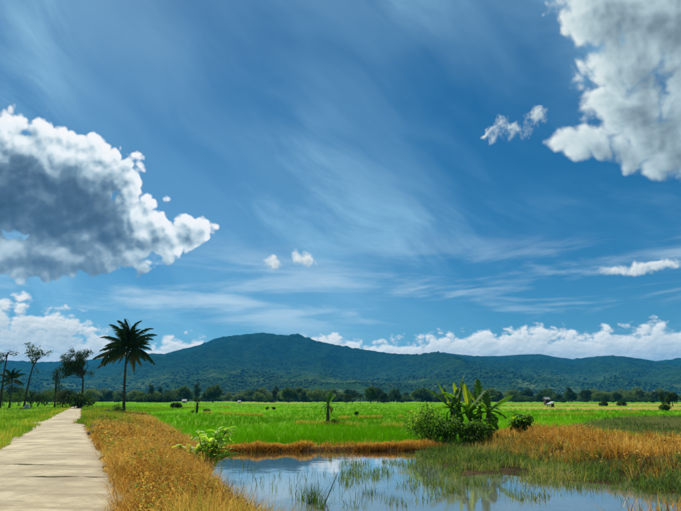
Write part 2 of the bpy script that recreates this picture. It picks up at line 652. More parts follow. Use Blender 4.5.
M['bark'] = bark_mat('bark', (.018, .014, .011), (.075, .058, .044))
M['palm_bark'] = bark_mat('palm_bark', (.022, .018, .014), (.085, .07, .052), 3.0, ring=26.0)
M['banana_stem'] = bark_mat('banana_stem', (.03, .032, .015), (.11, .10, .045), 8.0)
M['twig'] = bark_mat('twig', (.03, .028, .012), (.09, .09, .035), 12.0)
M['wood'] = bark_mat('weathered_wood', (.03, .024, .018), (.10, .08, .06), 9.0)
M['white_roof'] = plain_mat('white_sheet_roof', (.26, .27, .27), (.38, .38, .37), 2.0, .5)
M['grey_roof'] = plain_mat('grey_sheet_roof', (.22, .23, .24), (.36, .37, .38), 2.0, .45)
M['plaster'] = plain_mat('pale_plaster', (.22, .21, .19), (.34, .32, .29), 2.0, .9)
M['thatch'] = plain_mat('dark_thatch', (.030, .024, .020), (.085, .07, .055), 6.0, .95, .05)
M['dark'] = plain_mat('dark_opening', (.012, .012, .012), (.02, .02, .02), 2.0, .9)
M['rock'] = plain_mat('brown_rock', (.045, .032, .024), (.15, .11, .08), 4.0, .95, .06)
M['sack'] = plain_mat('pale_sack', (.30, .31, .32), (.50, .50, .50), 9.0, .85, .03)
M['feather'] = plain_mat('white_feather', (.72, .72, .70), (.82, .82, .80), 20.0, .8)
M['beak'] = plain_mat('yellow_beak', (.45, .28, .03), (.55, .34, .05), 20.0, .5)
M['coconut'] = plain_mat('coconut_husk', (.05, .07, .015), (.13, .12, .03), 5.0, .6)

# ------------------------------------------------------------------ lie of the land
WATER_Z = -0.55
FIELD_Z = -0.50
_r = sorted([(p.y, p.x) for p in (G(a, b) for a, b in [(120, 511), (114, 480), (104, 460), (91, 440), (83, 425), (80.5, 415), (81.5, 409), (81, 406)])])
_l = sorted([(p.y, p.x) for p in (G(a, b) for a, b in [(0, 447), (20, 435), (40, 424), (57, 414), (67, 409.5), (74.5, 406.3)])])
_ry = np.array([-30, -2] + [a for a, _ in _r]); _rx = np.array([14.5, 1.0] + [b for _, b in _r])
_ly = np.array([-30, 0, 9] + [a for a, _ in _l]); _lx = np.array([10.4, -3.6, -7.6] + [b for _, b in _l])


def _smooth_curve(yk, xk):
    yy = np.concatenate([np.arange(-30, 40, .5), np.arange(40, 400, 3.0)])
    xx = np.interp(yy, yk, xk)
    xx = np.where(yy > yk[-1], xk[-1] + (xk[-1] - xk[-2]) / (yk[-1] - yk[-2]) * (yy - yk[-1]), xx)
    for _ in range(6):
        xx[1:-1] = .25 * xx[:-2] + .5 * xx[1:-1] + .25 * xx[2:]
    return yy, xx


_RY, _RX = _smooth_curve(_ry, _rx)
_LY, _LX = _smooth_curve(_ly, _lx)
xR = lambda y: np.interp(y, _RY, _RX)
xL = lambda y: np.minimum(np.interp(y, _LY, _LX), xR(y) - 2.6)

POND = np.vstack([poly_px([(222, 455), (232, 452.5), (300, 451.5), (400, 451), (480, 450), (560, 460), (681, 480), (760, 500)], WATER_Z),
                  [[11.5, 9.0], [8.6, 8.2], [7.2, 10.2], [5.6, 8.6], [2.0, 7.0], [-0.7, 8.0], [-2.2, 11.0], [-3.4, 14.5], [-4.9, 19.0]]])
WEEDS = poly_px([(398, 450), (480, 449), (560, 459), (681, 479), (760, 496), (720, 505), (660, 497), (610, 489), (560, 484), (500, 477), (452, 480), (425, 465)], WATER_Z)
MOUND = poly_px([(478, 441), (505, 430), (530, 428), (580, 431), (630, 436), (681, 441), (760, 448), (780, 490), (681, 476), (600, 462), (540, 455), (500, 448)], -.25)
FALLOW = poly_px([(556, 427), (596, 418), (640, 415), (700, 416), (790, 420), (790, 446), (681, 439), (610, 431)], -.3)
_b = sorted([(p.y, p.x) for p in (G(a, b, -.3) for a, b in [(252, 511), (240, 487), (222, 466), (204, 449), (178, 432), (158, 421), (146, 413), (138, 409)])])
_by = np.array([-10, 4] + [a for a, _ in _b]); _bx = np.array([7.0, 1.5] + [b for _, b in _b])
xB = lambda y: np.interp(y, _by, _bx)          # right-hand foot of the dry-grass bank


def ground_z(x, y):
    x = np.asarray(x, float); y = np.asarray(y, float)
    dR = x - xR(y); dL = xL(y) - x
    z = np.zeros(x.shape)
    wbank = np.maximum(xB(y) - xR(y), 1.5)
    z = np.where(dR > 0, FIELD_Z * sstep(.25, 1.0, dR / wbank), z)
    z = np.where(dL > 0, -.22 * sstep(.6, 6, dL), z)
    z = z + np.where((dR < .1) & (dL < .1), -.05, 0)
    n = fbm(x * .35, y * .35, 3, 5) - .5
    z = z + n * .085 * sstep(.2, 1.5, np.maximum(dR, dL)) * (y < 130)
    sd = poly_sd(x, y, POND); sw = poly_sd(x, y, WEEDS); sm = poly_sd(x, y, MOUND); sf = poly_sd(x, y, FALLOW)
    basin = sstep(-.35, .7, sd)
    zp = WATER_Z - .38 + .10 * (fbm(x * .5, y * .5, 3, 11) - .5)
    zp = zp + .335 * sstep(.54, .68, fbm(x * .42 + 3, y * .8, 3, 12)) * sstep(1.0, 3.5, x)
    zw = WATER_Z + .02 + .22 * (fbm(x * .6, y * .9, 4, 21) - .5)
    zp = zp + (zw - zp) * sstep(-.8, .9, sw)
    bund = np.exp(-((sd + .75) / .55) ** 2) * .14 * (x > xB(y) - .5) * (y > 16)
    z = z + bund
    z = z * (1 - basin) + zp * basin
    z = z + sstep(-.2, 1.4, sm) * (.34 + .35 * (fbm(x * .45, y * .45, 3, 31) - .5))
    z = z + sstep(-.5, 2.0, sf) * (.10 + .30 * (fbm(x * .8, y * .8, 3, 41) - .5))
    return z


def axis(dense0, dense1, step, lo, hi, g=1.09):
    a = list(np.arange(dense0, dense1 + 1e-6, step))
    s = step; v = dense1
    while v < hi:
        s *= g; v += s; a.append(v)
    s = step; v = dense0
    while v > lo:
        s *= g; v -= s; a.insert(0, v)
    return np.array(a)


gx = axis(-14, 24, .25, -16000, 16000); gy = axis(5, 34, .25, -3000, 16000)
X, Y = np.meshgrid(gx, gy)
Zg = ground_z(X.ravel(), Y.ravel()).reshape(X.shape)
nx, ny = len(gx), len(gy)
idx = np.arange(nx * ny).reshape(ny, nx)
quads = np.stack([idx[:-1, :-1], idx[:-1, 1:], idx[1:, 1:], idx[1:, :-1]], -1).reshape(-1, 4)
mb = MB()
mb.add(np.stack([X, Y, Zg], -1).reshape(-1, 3), quads)


def tan_field(x, y):
    """harvested, straw-coloured plots far across the rice"""
    px = 340.5 + x / np.maximum(y, 1) * FPX / math.cos(R(PITCH)) * 1.0
    t = sstep(480, 520, px) * sstep(126, 132, y + (px - 500) * .05) * (1 - sstep(300, 330, y))
    t = t * (1 - .75 * sstep(.45, .6, fbm(x * .004, y * .03, 2, 61)))
    t2 = sstep(225, 250, px) * (1 - sstep(300, 320, px)) * sstep(330, 350, y) * (1 - sstep(430, 450, y))
    rd = sstep(495, 510, px) * np.exp(-((y - 113 - (px - 500) * .02) / 2.5) ** 2)
    return np.clip(np.maximum(np.maximum(t * .72, t2 * .7), rd), 0, 1)


xf, yf = X.ravel(), Y.ravel()
dRf = xf - xR(yf); dLf = xL(yf) - xf
sdp = poly_sd(xf, yf, POND)
dry_a = ((dRf > -.5) & (xf < xB(yf) + .3)) * (1 - .7 * sstep(40, 70, yf)) * (yf < 130)
dry_a = np.maximum(dry_a, sstep(-1.6, -.6, sdp) * (1 - sstep(-.4, 0, sdp)))
dry_a = np.maximum(dry_a, sstep(-.5, .3, poly_sd(xf, yf, MOUND)))
dry_a = np.maximum(dry_a, tan_field(xf, yf))
bank_soil = np.clip(sstep(.15, .4, dRf) * (xf < xB(yf) + .3) * (yf < 45), 0, 1)
mud_shade_a = np.maximum.reduce([sstep(-.75, -.35, sdp), .8 * bank_soil, .75 * sstep(-.3, .3, poly_sd(xf, yf, MOUND)), .6 * ((dRf < 0) & (dLf < 0)), .85 * sstep(-.5, .5, poly_sd(xf, yf, FALLOW))])  # mud; on the pond-bank slope it also paints shade below the straw fringe
mat, n, o = new_mat('ground_soil_and_grass')
ob = n.n.new('ShaderNodeTexCoord').outputs['Object']
k1 = n.noise(ob, .9, 6, .65); k2 = n.noise(ob, .05, 4, .6); k3 = n.noise(ob, 14.0, 4, .6)
green = n.mix(n.mr(k2, .35, .65), n.mix(k1, (.06, .17, .004), (.12, .30, .008)), n.mix(k1, (.10, .22, .006), (.19, .33, .014)))
dryc = n.mix(n.mr(k1, .3, .7), (.17, .09, .022), (.48, .33, .10))
mud_shade_c = n.mix(n.mr(k1, .3, .7), (.022, .014, .007), (.075, .050, .024))
c = n.mix(n.attr('dry'), green, dryc)
c = n.mix(n.attr('mud_shade'), c, mud_shade_c)
rough = .95
principled(n, o, c, rough, bump=n.math('ADD', n.math('MULTIPLY', k1, .7), n.math('MULTIPLY', k3, .3)), bdist=.12, spec=.03)
M['ground'] = mat
ground = mb.obj('ground', M['ground'], smooth=True)
for nm, arr in (('dry', dry_a), ('mud_shade', mud_shade_a)):
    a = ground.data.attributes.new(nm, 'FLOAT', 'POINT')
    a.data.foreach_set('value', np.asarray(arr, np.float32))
tag(ground, 'flat farmland with muddy pond basin and grassy banks', kind='structure')

# pond water
mat, n, o = new_mat('pond_water')
ob = n.n.new('ShaderNodeTexCoord').outputs['Object']
wv = n.vec('MULTIPLY', ob, (1, .6, 1))
bmp = n.math('ADD', n.math('MULTIPLY', n.noise(wv, 1.6, 3, .5), .7), n.math('MULTIPLY', n.noise(wv, 9.0, 2, .5), .12))
df = n.n.new('ShaderNodeBsdfDiffuse')
n.link(n.mix(n.noise(ob, .6, 3), (.13, .135, .12), (.18, .17, .13)), df.inputs['Color'])
gl = n.n.new('ShaderNodeBsdfGlossy')
gl.inputs['Roughness'].default_value = .04
gl.inputs['Color'].default_value = (1, 1, 1, 1)
bp = n.n.new('ShaderNodeBump')
bp.inputs['Distance'].default_value = .005
n.put(bp.inputs['Height'], bmp)
n.link(bp.outputs[0], gl.inputs['Normal'])
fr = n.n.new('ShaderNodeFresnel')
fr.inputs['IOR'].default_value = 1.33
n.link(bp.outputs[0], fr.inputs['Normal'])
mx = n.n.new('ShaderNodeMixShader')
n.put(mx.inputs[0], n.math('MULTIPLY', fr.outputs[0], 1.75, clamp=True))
n.link(df.outputs[0], mx.inputs[1]); n.link(gl.outputs[0], mx.inputs[2])
n.link(mx.outputs[0], o.inputs[0])
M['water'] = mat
mb = MB()
c0 = POND.mean(0)
def hull(P_):
    P_ = sorted(map(tuple, P_))
    def half(S):
        h = []
        for p in S:
            while len(h) > 1 and (h[-1][0] - h[-2][0]) * (p[1] - h[-2][1]) - (h[-1][1] - h[-2][1]) * (p[0] - h[-2][0]) <= 0: h.pop()
            h.append(p)
        return h[:-1]
    return half(P_) + half(P_[::-1])


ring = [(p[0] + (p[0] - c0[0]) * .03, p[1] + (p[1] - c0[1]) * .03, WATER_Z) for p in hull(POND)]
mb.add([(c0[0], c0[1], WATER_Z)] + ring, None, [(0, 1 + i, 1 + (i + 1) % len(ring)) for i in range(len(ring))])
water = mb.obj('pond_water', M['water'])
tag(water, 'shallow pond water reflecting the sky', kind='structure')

# concrete farm road made of cast slabs with open, worn joints
mat, n, o = new_mat('worn_concrete')
ob = n.n.new('ShaderNodeTexCoord').outputs['Object']
k1 = n.noise(ob, .55, 6, .65); k2 = n.noise(ob, 9.0, 6, .7); k3 = n.noise(n.vec('MULTIPLY', ob, (1, .12, 1)), 2.2, 4, .6)
c = n.mix(n.mr(k1, .3, .7), (.31, .255, .155), (.49, .42, .265))
c = n.mix(n.math('MULTIPLY', n.mr(k3, .45, .7), .45), c, (.24, .19, .12))
k4 = n.noise(n.vec('MULTIPLY', ob, (.35, 1.5, 1)), 1.3, 6, .7)
c = n.mix(n.math('MULTIPLY', n.mr(k4, .48, .64), .72), c, (.21, .16, .095))
c = n.mix(n.math('MULTIPLY', n.mr(k4, .46, .30), .5), c, (.56, .50, .35))
c = n.mix(n.math('MULTIPLY', n.mr(k2, .52, .70), .6), c, (.17, .135, .085))
k5 = n.noise(ob, 38.0, 4, .7)
c = n.mix(n.math('MULTIPLY', n.mr(k5, .55, .7), .45), c, (.14, .11, .07))
xx_, yy_, zz_ = n.sep(ob)
k6 = n.noise(ob, .22, 5, .65)
c = n.mix(n.math('MULTIPLY', n.mr(k6, .47, .62), .55), c, (.22, .175, .105))
edge = n.attr('tint')
c = n.mix(n.math('MULTIPLY', n.mr(n.math('ADD', edge, n.math('MULTIPLY', k1, .5)), .85, 1.25), .65), c, (.19, .14, .07))
principled(n, o, c, .92, bump=n.math('ADD', n.math('MULTIPLY', k2, .5), k1), bdist=.03, spec=.2)
M['concrete'] = mat
path = bpy.data.objects.new('path', None)
C.objects.link(path)
tag(path, 'pale worn concrete farm road curving away between grass verges', kind='structure')
joints = [-14, -8.5, -3.2, 2.6, 7.4, 12.1, 14.4, 19.6, 25.2, 31, 37, 44, 52, 61, 72, 85, 100, 118, 140, 168]


def joint_line(k, u):
    """wandering crack across the road: distance along y for u = 0 (left) .. 1 (right)"""
    y = joints[k] + .34 * (fbm(u * 4 + k * 9.1, np.full_like(u, k * 3.3), 5, 71, .62) - .5)
    if k == 5: y = y + .55 * (u - .5)
    if k == 6: y = y - .35 * (u - .4)
    return y


def joint_gap(k, u):
    g = .004 + .010 * fbm(u * 5 + k, np.full_like(u, k * 1.7), 2, 81)
    if k == 5: g = g + .07 * sstep(.50, .62, u) * (1 - sstep(.9, 1, u)) * np.clip(2.6 * fbm(u * 11, u * 0, 3, 3) - .6, 0, 1.6)
    if k == 6: g = g + .09 * (1 - sstep(.55, .8, u)) * np.clip(3.0 * fbm(u * 9, u * 0, 3, 4) - .9, 0, 1.7)
    return g


for k in range(len(joints) - 1):
    nu = 61
    u = np.linspace(0, 1, nu)
    y0 = joint_line(k, u) + joint_gap(k, u); y1 = joint_line(k + 1, u) - joint_gap(k + 1, u)
    nv = 17 if joints[k] < 40 else 5
    rows = []; ed = []
    for j in range(nv):
        yy = y0 + (y1 - y0) * j / (nv - 1)
        wob = (fbm(yy * .8, yy * 0 + 1.5, 4, 91) - .5) * .55
        wob2 = (fbm(yy * .8, yy * 0 + 8.5, 4, 92) - .5) * .55
        a = xL(yy) + wob; b = xR(yy) + wob2
        xx = a + (b - a) * u
        zz = .03 - .05 * (2 * u - 1) ** 2 * .6 + .012 * (fbm(xx * .8, yy * .8, 2, 95) - .5)
        rows.append(np.stack([xx, yy, zz], -1)); ed.append(np.abs(2 * u - 1) ** 3)
    top = np.array(rows); bot = top.copy(); bot[..., 2] -= .14
    mb = MB()
    ii = np.arange(nv * nu).reshape(nv, nu)
    q = np.stack([ii[:-1, :-1], ii[:-1, 1:], ii[1:, 1:], ii[1:, :-1]], -1).reshape(-1, 4)
    off = nv * nu
    rim = list(ii[0]) + list(ii[1:, -1]) + list(ii[-1, ::-1][1:]) + list(ii[::-1, 0][1:])
    sk = [(rim[i + 1], rim[i], rim[i] + off, rim[i + 1] + off) for i in range(len(rim) - 1)]
    mb.add(np.concatenate([top.reshape(-1, 3), bot.reshape(-1, 3)]), np.concatenate([q, np.array(sk)]), None, np.concatenate([np.array(ed).ravel()] * 2))
    mb.obj('slab', M['concrete'], path)

# ------------------------------------------------------------------ mountains
RIDGE = [(-500, 352), (-300, 360), (-120, 350), (-40, 362), (0, 360), (40, 362), (80, 361), (110, 357), (135, 356), (152, 353), (164, 354), (178, 350), (195, 346), (206, 342.5), (216, 338), (232, 335.5),
         (248, 334), (262, 332.5), (278, 334.5), (288, 335), (297, 333.5), (306, 337), (318, 341), (340, 345.5), (365, 349.5), (385, 352.5), (402, 354), (420, 354),
         (438, 351.5), (455, 354), (475, 356), (500, 356), (520, 354.5), (540, 354), (556, 357), (572, 359), (590, 357), (606, 355.5), (622, 356), (640, 358.5), (655, 361), (681, 358), (720, 352), (800, 356), (900, 349), (1200, 355)]
_ra = np.array([azel(a, b)[0] for a, b in RIDGE]); _re = np.array([math.tan(R(azel(a, b)[1])) for a, b in RIDGE])
R_FOOT, R_TOP = 750.0, 5600.0


def ridge_r(az):
    return R_TOP + 900 * (fbm(az * .05, az * 0, 3, 101) - .5) + 900 * sstep(10, 30, az) + 1500 * (1 - sstep(-24, -17, az))


def mount_z(az, r):
    rt = ridge_r(az)
    H = np.interp(az, _ra, _re) * rt
    s = np.clip((r - R_FOOT) / (rt - R_FOOT), 0, None)
    x = r * np.sin(np.radians(az)); y = r * np.cos(np.radians(az))
    up = np.clip(s, 0, 1)
    core = (.16 * up + .84 * sstep(.12, 1.0, up) ** 1.15)
    dn = 1 - sstep(1.0, 1.9, s)
    z = H * core * dn
    rd = fbm(x / 1300, y / 1700, 6, 111, .52, True)
    amp = 190 * sstep(.12, .45, up) * (1 - .93 * sstep(.80, .985, up)) + 22 * up
    z = z + (rd - .66) * amp * 1.35 + (fbm(x / 170, y / 170, 4, 121) - .5) * 44 * sstep(.05, .4, up) * (1 - .75 * sstep(.9, .99, up))
    z = z + (fbm(x / 420, y / 420, 3, 131) - .5) * 26 * sstep(0, .15, up) * (1 - up)
    return z - 2.5 * (1 - sstep(0, .03, s)) - .6


az = np.concatenate([np.linspace(-85, -36, 130, endpoint=False), np.linspace(-36, 36, 900), np.linspace(36, 85, 131)[1:]])
rr = np.concatenate([np.linspace(700, 5000, 120, endpoint=False), np.linspace(5000, 8200, 110), np.linspace(8200, 12000, 12)[1:]])
A, RR = np.meshgrid(az, rr)
Zm = mount_z(A.ravel(), RR.ravel()).reshape(A.shape)
sil = (Zm / RR).max(0) - CAM_H / 5600
corr = np.interp(az, _ra, _re) / sil
corr = np.convolve(np.pad(corr, 6, mode='edge'), np.ones(13) / 13, 'valid')
Zm = np.where(Zm > 0, Zm * corr[None, :], Zm)
Xm = RR * np.sin(np.radians(A)); Ym = RR * np.cos(np.radians(A))
ii = np.arange(A.size).reshape(A.shape)
q = np.stack([ii[:-1, :-1], ii[:-1, 1:], ii[1:, 1:], ii[1:, :-1]], -1).reshape(-1, 4)
mb = MB()
mb.add(np.stack([Xm, Ym, Zm], -1).reshape(-1, 3), q)
mat, n, o = new_mat('forested_slope')
ob = n.n.new('ShaderNodeTexCoord').outputs['Object']
k1 = n.noise(ob, .0022, 6, .6); k2 = n.noise(ob, .018, 5, .65); k3 = n.voronoi(ob, .055, 1, .5)
x, y, z = n.sep(ob)
base_d = n.mix(n.mr(z, 40, 330), (.013, .038, .012), (.006, .020, .008))
base_l = n.mix(n.mr(z, 40, 330), (.026, .064, .019), (.014, .040, .012))
for_c = n.mix(n.mr(k2, .35, .65), base_d, base_l)
clr = n.mix(n.mr(k2, .4, .6), (.04, .085, .022), (.11, .15, .05))
x, y, z = n.sep(ob)
lowm = n.math('SUBTRACT', 1.0, n.mr(n.math('ADD', z, n.math('MULTIPLY', n.math('SUBTRACT', k1, .5), 260.0)), 30, 230))
pm = n.math('MULTIPLY', n.mr(k1, .50, .62), n.math('MULTIPLY_ADD', lowm, .85, .05))
principled(n, o, n.mix(pm, for_c, clr), 1.0, bump=n.math('ADD', n.math('MULTIPLY', k2, 2.0), n.math('SUBTRACT', 1.0, k3)), bdist=9.0, spec=.0)
M['slope'] = mat
mountain = mb.obj('mountain', M['slope'], smooth=True)
tag(mountain, 'long forested mountain ridge with a broad central peak', kind='structure')

# ------------------------------------------------------------------ grass blades
def blade_mesh(mb, pts, h, wd, lean, tint, face=None, ldir=None):
    """many bent blades, five vertices each"""
    N = len(pts)
    if face is None: face = rng.uniform(0, 2 * np.pi, N)
    if ldir is None: ldir = rng.uniform(0, 2 * np.pi, N)
    sx, sy = np.cos(face) * wd / 2, np.sin(face) * wd / 2
    lx, ly = np.cos(ldir) * lean * h, np.sin(ldir) * lean * h
    hz = h * np.sqrt(np.clip(1 - (lean * .8) ** 2, .15, 1))
    p = pts
    V = np.zeros((N, 5, 3))
    V[:, 0] = p + np.stack([-sx, -sy, 0 * h - .02], -1)
    V[:, 1] = p + np.stack([sx, sy, 0 * h - .02], -1)
    V[:, 2] = p + np.stack([-sx * .8 + lx * .32, -sy * .8 + ly * .32, hz * .6], -1)
    V[:, 3] = p + np.stack([sx * .8 + lx * .32, sy * .8 + ly * .32, hz * .6], -1)
    V[:, 4] = p + np.stack([lx, ly, hz], -1)
    base = np.arange(N)[:, None] * 5
    T = np.concatenate([base + np.array([[0, 1, 3]]), base + np.array([[0, 3, 2]]), base + np.array([[2, 3, 4]])])
    mb.add(V.reshape(-1, 3), None, T, np.repeat(np.clip(tint, 0, 1), 5))


def tussocks(mb, cx, cy, h, n_per, tint, spread, wd, tvar=.12):
    """clumps of blades fanning out from a common foot"""
    k = len(cx)
    a = rng.uniform(0, 2 * np.pi, k * n_per); q = np.abs(rng.normal(0, 1, k * n_per))
    rp = lambda v: np.repeat(np.broadcast_to(v, (k,)), n_per)
    x = rp(cx) + np.cos(a) * q * rp(spread); y = rp(cy) + np.sin(a) * q * rp(spread)
    pts = np.stack([x, y, ground_z(x, y)], -1)
    hh = rp(h) * rng.uniform(.55, 1.1, k * n_per) * np.clip(1.1 - .16 * q, .5, 1.1)
    blade_mesh(mb, pts, hh, rp(wd) * rng.uniform(.5, 1.5, k * n_per), np.clip(.18 + .34 * q + rng.normal(0, .12, k * n_per), .02, 1.05), np.clip(rp(tint) + rng.normal(0, tvar, k * n_per), 0, 1), ldir=a + rng.normal(0, .5, k * n_per))


def sample_y(n, y0, y1, p=1.6):
    """distances with density falling off as y**-p per metre"""
    u = rng.random(n); e = 1 - p
    return (y0 ** e + u * (y1 ** e - y0 ** e)) ** (1 / e)


def on_ground(x, y, dz=0.0):
    return np.stack([x, y, ground_z(x, y) + dz], -1)


# ---- rice: tufts over the paddies, thinning out with distance
NT_ = 46000
y = sample_y(NT_, 23.5, 430, 1.55)
half = y * .70 + 4
x = rng.uniform(-1, 1, NT_) * half
keep = ((x > xB(np.minimum(y, 90)) + np.where(y > 90, -(y - 90) * .55, 0) + .2) | (y > 140)) & (poly_sd(x, y, POND) < -1.05) & (poly_sd(x, y, MOUND) < -.1) & (poly_sd(x, y, FALLOW) < .1) & (tan_field(x, y) < .35)
# narrow bunds between the paddies stay clear
bundline = np.abs(((y + .06 * x + 3 * (fbm(x * .03, y * 0, 2, 141) - .5)) / 23.0) % 1 - .5) * 23.0
keep &= ~((bundline > 10.55) & (y < 260))
x, y = x[keep], y[keep]
nb = 7
xb = np.repeat(x, nb); yb = np.repeat(y, nb)
sc = np.clip(yb / 50.0, .8, 4.5)
r_ = rng.normal(0, .09, len(xb)) * sc
th = rng.uniform(0, 2 * np.pi, len(xb))
xb = xb + np.cos(th) * r_; yb = yb + np.sin(th) * r_
pt = on_ground(xb, yb)
pl = fbm(xb * .035, yb * .03, 3, 151)
tint = np.clip(.40 + 1.7 * (pl - .5) + rng.normal(0, .09, len(xb)) + .22 * (fbm(xb * .4, yb * .25, 2, 152) - .5), 0, .86)
hh = (.36 + .14 * (fbm(xb * .12, yb * .12, 2, 153) - .5)) * rng.uniform(.75, 1.15, len(xb))
mb = MB()
blade_mesh(mb, pt, hh, .017 * sc * rng.uniform(.7, 1.3, len(xb)), np.abs(rng.normal(.25, .16, len(xb))), tint)
tag(mb.obj('rice_field', M['rice']), 'bright green young rice covering the paddies', kind='stuff')

# ---- short grass and straw on the bunds between paddies
x = rng.uniform(-1, 1, 16000); y = sample_y(16000, 27, 260, 1.5); x = x * (y * .7 + 4)
bl = np.abs(((y + .06 * x + 3 * (fbm(x * .03, y * 0, 2, 141) - .5)) / 23.0) % 1 - .5) * 23.0
keep = (bl > 10.45) & (x > xB(np.minimum(y, 90)) + np.where(y > 90, -(y - 90) * .40, 0)) & (poly_sd(x, y, MOUND) < 0) & (poly_sd(x, y, FALLOW) < 0)
x, y = x[keep], y[keep]
mb = MB()
sc = np.clip(y / 40, .8, 5)
blade_mesh(mb, on_ground(x, y, .04), rng.uniform(.22, .50, len(x)), .02 * sc, np.abs(rng.normal(.4, .2, len(x))), np.clip(rng.normal(.80, .14, len(x)), 0, 1))
for (pa, pb) in (((296, 420), (404, 423)), ((205, 411), (265, 413.5)), ((335, 416), (402, 414.5)), ((540, 413), (640, 411)), ((410, 411), (425, 412)), ((150, 407), (230, 406))):
    A_ = G(*pa, -.1); B_ = G(*pb, -.1)
    k = 1500
    tt = rng.random(k)
    x = A_.x + (B_.x - A_.x) * tt + rng.normal(0, .2, k); y = A_.y + (B_.y - A_.y) * tt + rng.normal(0, .28, k) + 1.2 * (fbm(x * .15, x * 0, 2, 143) - .5)
    kp = fbm(x * .35, y * .1, 3, 144) > .44
    x, y = x[kp], y[kp]
    sc = np.clip(y / 40, .8, 5)
    blade_mesh(mb, on_ground(x, y, .05), rng.uniform(.30, .52, len(x)), .022 * sc, np.abs(rng.normal(.45, .2, len(x))), np.clip(rng.normal(.90, .12, len(x)), 0, 1))
tag(mb.obj('bund_grass', M['verge']), 'yellowing grass on the low bunds between paddies', kind='stuff')

# ---- dry grass bank between road and pond
ptsL = []
N = 300000
y = sample_y(N, 4.5, 95, 1.35)
u = rng.random(N) ** .9
a = xR(y) - .12; b = xB(y) + .35
x = a + (b - a) * u
d = x - xR(y)
dens = fbm(x * .9, y * .9, 3, 161)
greenness = sstep(26, 44, y) * (1 - sstep(.42, .75, u))
keep = (rng.random(N) < (.10 + 1.1 * sstep(.36, .60, dens)) * .34) & (rng.random(N) > greenness * .8) & (poly_sd(x, y, POND) < -.05) & (rng.random(N) < sstep(0, .5, d) + .3) & (x * x + y * y > 16)
x, y, u, d = x[keep], y[keep], u[keep], d[keep]
N = len(x)
sc = np.clip(y / 16, .7, 4)
hgt = .6 * (.42 + .5 * sstep(.2, 1.4, d) * (fbm(x * .7, y * .7, 3, 162) + .15)) * rng.uniform(.55, 1.15, N)
hgt *= (1 - .5 * sstep(.55, 1.0, u)) * (1 - .45 * sstep(14, 40, y)) * (.55 + .45 * sstep(0, .8, d))
tint = .55 + 1.3 * (fbm(x * .7, y * .7, 4, 163) - .5) + .8 * (fbm(x * 3, y * 3, 2, 164) - .5) + rng.normal(0, .20, N)
mb = MB()
blade_mesh(mb, on_ground(x, y), hgt, .0095 * sc * rng.uniform(.5, 1.6, N), np.abs(rng.normal(.62, .30, N)), np.clip(tint, .0, .97))
kc_ = 9000
cy_ = sample_y(kc_, 4.8, 80, 1.5)
uc = rng.random(kc_); cx_ = xR(cy_) + .1 + (xB(cy_) + .1 - xR(cy_)) * uc
gr_ = sstep(26, 44, cy_) * (1 - sstep(.42, .75, uc))
kp = (rng.random(kc_) > gr_ * .85) & (poly_sd(cx_, cy_, POND) < -.1) & (cx_ ** 2 + cy_ ** 2 > 16) & (fbm(cx_ * 1.1, cy_ * 1.1, 3, 165) > .40)
cx_, cy_, uc = cx_[kp], cy_[kp], uc[kp]; kc_ = len(cx_)
big = rng.random(kc_) ** 2.2
hc = (.30 + .55 * big) * (1 - .42 * sstep(.6, 1.0, uc)) * (.5 + .5 * sstep(0, .9, cx_ - xR(cy_))) * (1 - .4 * sstep(14, 40, cy_))
sc_ = np.clip(cy_ / 15, .7, 3.5)
tc_ = .52 + 1.2 * (fbm(cx_ * .6, cy_ * .6, 3, 166) - .5) + rng.normal(0, .17, kc_)
tc_ = np.where(rng.random(kc_) < .03 + .35 * sstep(.58, .7, fbm(cx_ * .5, cy_ * .5, 3, 167)), 1.0, np.clip(tc_, .05, .9))
tussocks(mb, cx_, cy_, hc, 17, tc_, .05 + .05 * big, .0095 * sc_)
# a tangle of fallen stalks on top
k = rng.choice(N, 26000)
blade_mesh(mb, on_ground(x[k], y[k]) + np.stack([0 * k, 0 * k, hgt[k] * rng.uniform(.2, .7, len(k))], -1), rng.uniform(.25, .6, len(k)), .010 * sc[k], rng.uniform(.8, 1.1, len(k)), rng.uniform(.2, .95, len(k)))
tag(mb.obj('dry_grass', M['dry']), 'dense straw coloured dry grass on the bank beside the road', kind='stuff')
# seed heads: fluffy light tips standing out of the mass
k = rng.choice(np.where(y < 26)[0], 5200)
pt = on_ground(x[k], y[k]); pt[:, 2] += hgt[k] * rng.uniform(.75, 1.05, len(k))
pt[:, 0] += rng.normal(0, .1, len(k)); pt[:, 1] += rng.normal(0, .1, len(k))
mb = MB()
for j in range(3):
    blade_mesh(mb, pt, rng.uniform(.03, .09, len(k)), rng.uniform(.005, .011, len(k)), np.abs(rng.normal(.5, .3, len(k))), np.clip(rng.normal(.80, .1, len(k)), 0, .95))
tag(mb.obj('dry_seed_heads', M['dry']), 'pale seed heads scattered over the dry grass bank', kind='stuff')

